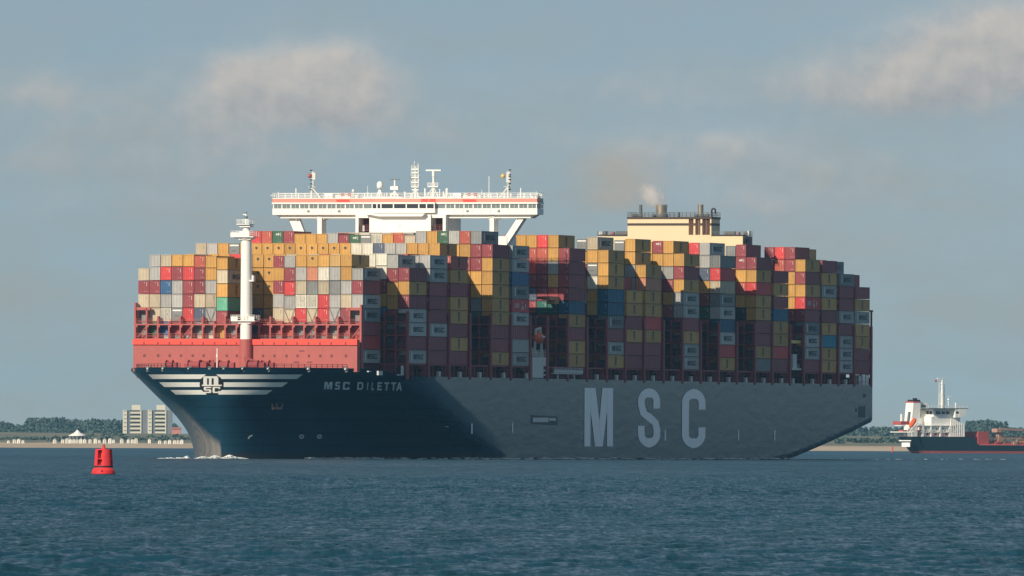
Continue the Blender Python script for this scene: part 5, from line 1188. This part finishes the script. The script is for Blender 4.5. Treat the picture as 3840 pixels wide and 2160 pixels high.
# ------------------------------------------------------------------ water
def water_mat():
    m = bpy.data.materials.new('water'); m.use_nodes = True; t = NT(m.node_tree); b = t.n['Principled BSDF']; g = t.new('NewGeometry'); pos = g.outputs['Position']
    big = t.noise(t.mapping(pos, (.012, .0022, 1)), 1.0, 4, .6)
    col = t.ramp(big, [(.3, (.008, .050, .078)), (.7, (.013, .066, .100))])
    t.n.remove(b); dif = t.new('BsdfDiffuse'); t.put(dif, 'Color', col); gl = t.new('BsdfGlossy'); gl.inputs['Roughness'].default_value = .22
    fr = t.new('Fresnel'); fr.inputs['IOR'].default_value = 1.333
    # a wind-roughened sea never mirrors more than a small share of the low sky: wave faces hide each other
    f = t.math('MULTIPLY', t.math('POWER', fr.outputs[0], 1.35), .46)
    # light and dark of wave faces, put into mirror share and colour as streaks
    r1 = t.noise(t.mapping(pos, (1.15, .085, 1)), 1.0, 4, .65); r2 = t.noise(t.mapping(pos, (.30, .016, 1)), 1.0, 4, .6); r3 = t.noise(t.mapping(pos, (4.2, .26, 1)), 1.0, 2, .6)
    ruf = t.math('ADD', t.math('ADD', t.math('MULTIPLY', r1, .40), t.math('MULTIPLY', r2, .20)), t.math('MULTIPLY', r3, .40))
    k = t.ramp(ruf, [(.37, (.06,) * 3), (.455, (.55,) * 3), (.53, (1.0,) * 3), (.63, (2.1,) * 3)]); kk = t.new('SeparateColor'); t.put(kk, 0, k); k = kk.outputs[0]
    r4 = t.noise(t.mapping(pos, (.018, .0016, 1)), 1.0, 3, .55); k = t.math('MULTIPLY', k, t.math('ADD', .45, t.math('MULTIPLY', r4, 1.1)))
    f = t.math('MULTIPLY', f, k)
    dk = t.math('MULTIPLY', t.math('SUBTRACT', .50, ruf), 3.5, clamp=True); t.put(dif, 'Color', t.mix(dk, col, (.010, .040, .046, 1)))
    f = t.math('MINIMUM', f, .6); mx = t.new('MixShader'); t.put(mx, 0, f); t.l.new(dif.outputs[0], mx.inputs[1]); t.l.new(gl.outputs[0], mx.inputs[2])
    t.l.new(mx.outputs[0], t.n['Material Output'].inputs['Surface'])
    # slopes of the small chop, from the colour channels of two noises
    acc = g.outputs['Normal']
    for sc_, amp in (((.9, .5, 1), .30), ((3.1, 1.9, 1), .26)):
        c = t.noise(t.mapping(pos, sc_), 1.0, 2, .6, 1)
        v = t.new('VectorMath', operation='SUBTRACT'); t.put(v, 0, c); v.inputs[1].default_value = (.5, .5, .5)
        w = t.new('VectorMath', operation='MULTIPLY_ADD'); t.put(w, 0, v.outputs[0]); w.inputs[1].default_value = (amp * 2, amp * 2, 0); t.put(w, 2, acc); acc = w.outputs[0]
    nn = t.new('VectorMath', operation='NORMALIZE'); t.put(nn, 0, acc)
    for q in (dif, gl, fr): t.l.new(nn.outputs[0], q.inputs['Normal'])
    return m
def water():
    d = [30.0]
    while d[-1] < 340: d.append(d[-1] * 1.06)
    while d[-1] < 1500: d.append(d[-1] + .42 + (d[-1] - 340) * .0011)
    while d[-1] < 4200: d.append(d[-1] * 1.0035)
    while d[-1] < 13500: d.append(d[-1] * 1.04)
    d = np.array(d); a = np.tan(np.radians(np.concatenate([np.linspace(-75, -8, 24), np.linspace(-7, -2.6, 24), np.linspace(-2.5, 2.5, 330), np.linspace(2.6, 7, 24), np.linspace(8, 75, 24)])))
    D, A = np.meshgrid(d, a, indexing='ij'); X = D * A; Y = D.copy(); Z = np.zeros_like(X); rg = np.random.default_rng(9)
    for lam, amp in ((11, .032), (7, .030), (4.6, .032), (3.2, .032), (2.3, .028), (1.7, .023), (1.3, .018)):
        for k in range(7):
            th = rg.normal(.35, .85); kx, ky = math.sin(th), math.cos(th); l = lam * (1 + .25 * rg.normal()); ph = rg.random() * 6.28
            fade = np.clip(1.3 - np.maximum(np.gradient(d)[:, None] * abs(ky), D * .00026 * abs(kx)) * 3.2 / l, 0, 1)
            Z += amp * .80 * fade * np.sin(2 * math.pi / l * (kx * X + ky * Y) + ph)
    patch = .65 + .55 * np.sin(X * .045 + 1.7 * np.sin(Y * .008)) * np.sin(Y * .013 + X * .01 + .7) 
    Z = Z * np.clip(patch, .25, 1.3)
    nd, na = D.shape; V = np.stack([X, Y, Z], -1).reshape(-1, 3).astype(np.float32); I = np.arange(nd * na).reshape(nd, na)
    Q = np.stack([I[:-1, :-1], I[:-1, 1:], I[1:, 1:], I[1:, :-1]], -1).reshape(-1, 4).astype(np.int32)
    me_ = bpy.data.meshes.new('water'); me_.vertices.add(len(V)); me_.vertices.foreach_set('co', V.ravel()); me_.loops.add(Q.size); me_.loops.foreach_set('vertex_index', Q.ravel()); me_.polygons.add(len(Q))
    me_.polygons.foreach_set('loop_start', np.arange(0, Q.size, 4, dtype=np.int32)); me_.polygons.foreach_set('use_smooth', np.ones(len(Q), bool)); me_.update(calc_edges=True)
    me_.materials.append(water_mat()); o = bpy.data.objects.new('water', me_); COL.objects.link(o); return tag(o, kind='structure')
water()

# bow wave and foam
def foam_mat():
    m = bpy.data.materials.new('foam'); m.use_nodes = True; t = NT(m.node_tree); b = t.n['Principled BSDF']; g = t.new('NewGeometry').outputs['Position']
    t.put(b, 'Base Color', t.ramp(t.noise(g, .9, 5, .7), [(.35, (.55, .60, .60)), (.6, (.85, .86, .84))])); b.inputs['Roughness'].default_value = .8; return m
FOAM = foam_mat()
def foam(name, u0, u1, vtop, s0, s1, n, seed, label, peak=.5):
    rg = random.Random(seed); m = MB(); ph = [rg.random() * 6 for _ in range(4)]
    for i in range(n):
        x = rg.random(); e = max(0.0, 1 - abs((x - peak) / (peak if x < peak else 1 - peak))) ** 1.1; e *= .55 + .25 * math.sin(9 * x + ph[0]) + .2 * math.sin(23 * x + ph[1])
        s = s0 + (s1 - s0) * x + rg.gauss(0, 1.6); u = u0 + (u1 - u0) * x; t_ = T_of(u, s); zt_ = Z_of(u, vtop, t_, s)
        z = max(0, e) * zt_ * rg.random() ** 1.25 - .03; r = (.05 + .13 * rg.random() ** 2) * (.6 + .7 * max(0, e)); m.ball(to_world(t_, s, z), r, 5, 3, 0, (2.2, 1.6, .8))
    o = m.build(name, FOAM, None, True, False); return tag(o, label, 'foam', None, 'stuff')
foam('bow_wave', 728, 930, 1694, -25, -17, 7000, 1, 'white foam thrown up where the bow cuts the water', .45)
foam('bow_wave', 590, 715, 1708, -40, -32, 300, 2, 'broken white wave crest ahead of the bow', .88)
def side_foam():
    rg = random.Random(8); m = MB()
    for i in range(420):
        s = rg.random() ** 1.5 * 330; z = rg.random() * .25; m.ball(to_world(hb(s, .3) + .3 + rg.random() * .8, s, z), .12 + .25 * rg.random() ** 2, 6, 4, 0, (2.4, 2.4, .5))
    for i in range(40):
        s = 376 + rg.random() * 220; m.ball(to_world(rg.uniform(0, 28), s, .0), .06 + .1 * rg.random(), 6, 4, 0, (4, 4, .3))
    o = m.build('wash', FOAM, None, True, False); tag(o, 'thin line of foam along the waterline of the big ship', 'foam', None, 'stuff')
side_foam()

# ------------------------------------------------------------------ smoke and haze
def volume_mat(name, col, dens, noise_scale, lo, hi, aniso=.2):
    m = bpy.data.materials.new(name); m.use_nodes = True; t = NT(m.node_tree); t.n.remove(t.n['Principled BSDF']); v = t.new('VolumePrincipled'); out = t.n['Material Output']; t.l.new(v.outputs[0], out.inputs['Volume'])
    v.inputs['Color'].default_value = (*col, 1); v.inputs['Anisotropy'].default_value = aniso
    oc = t.new('TexCoord').outputs['Object']; L = t.new('VectorMath', operation='LENGTH', i_0=oc).outputs['Value']
    fall = t.math('SUBTRACT', 1.0, L, clamp=True); n = t.noise(oc, noise_scale, 5, .6)
    d = t.math('MULTIPLY', t.math('MULTIPLY', t.math('SUBTRACT', n, lo), 1.0 / (hi - lo), clamp=True), t.math('MULTIPLY', fall, dens)); t.put(v, 'Density', d); return m
SMB = volume_mat('brown_exhaust', (.97, .87, .72), .13, 1.5, .25, .72); SMW = volume_mat('white_steam', (.998, .995, .99), 2.6, 2.3, .36, .66)
def puff(name, label, u0, v0, u1, v1, r, mat, s=SF + 3.5):
    t0, t1 = T_of(u0, s), T_of(u1, s); a = to_world(t0, s, Z_of(u0, v0, t0, s)); c = to_world(t1, s, Z_of(u1, v1, t1, s)); m = MB(); m.ball((0, 0, 0), 1.0, 20, 14)
    o = m.build(name, mat, None, True); d = c - a; o.location = (a + c) / 2; o.rotation_euler = d.to_track_quat('X', 'Z').to_euler(); o.scale = (d.length / 2, r, r); return tag(o, label, 'smoke', None, 'stuff')
puff('steam', 'white steam drifting left from the big funnel pipe', 2500, 786, 2395, 690, 2.7, SMW)
puff('exhaust_smoke', 'brown exhaust smoke hanging in a wide patch above and left of the funnel', 2545, 668, 2085, 650, 9.5, SMB)
puff('exhaust_smoke', 'thin brown smoke trailing low beside the funnel, ahead of the steam', 2440, 735, 2160, 765, 4.2, SMB)
puff('exhaust_smoke', 'thin brown haze over the narrow funnel pipe', 2632, 775, 2612, 745, 1.6, SMB)

hz_ = MB(); hz_.box(-13000, 13000, -60, 15800, -2.5, 92); o = hz_.build('haze', (lambda m: m)(bpy.data.materials.new('haze')), None)
hm = o.data.materials[0]; hm.use_nodes = True; t = NT(hm.node_tree); t.n.remove(t.n['Principled BSDF']); v = t.new('VolumePrincipled'); t.l.new(v.outputs[0], t.n['Material Output'].inputs['Volume'])
v.inputs['Color'].default_value = (.32, .70, .99, 1); v.inputs['Density'].default_value = 1.8e-5; v.inputs['Anisotropy'].default_value = 0.1
tag(o, kind='stuff')
print('containers', NCON[0], 'labels', len(used_labels))
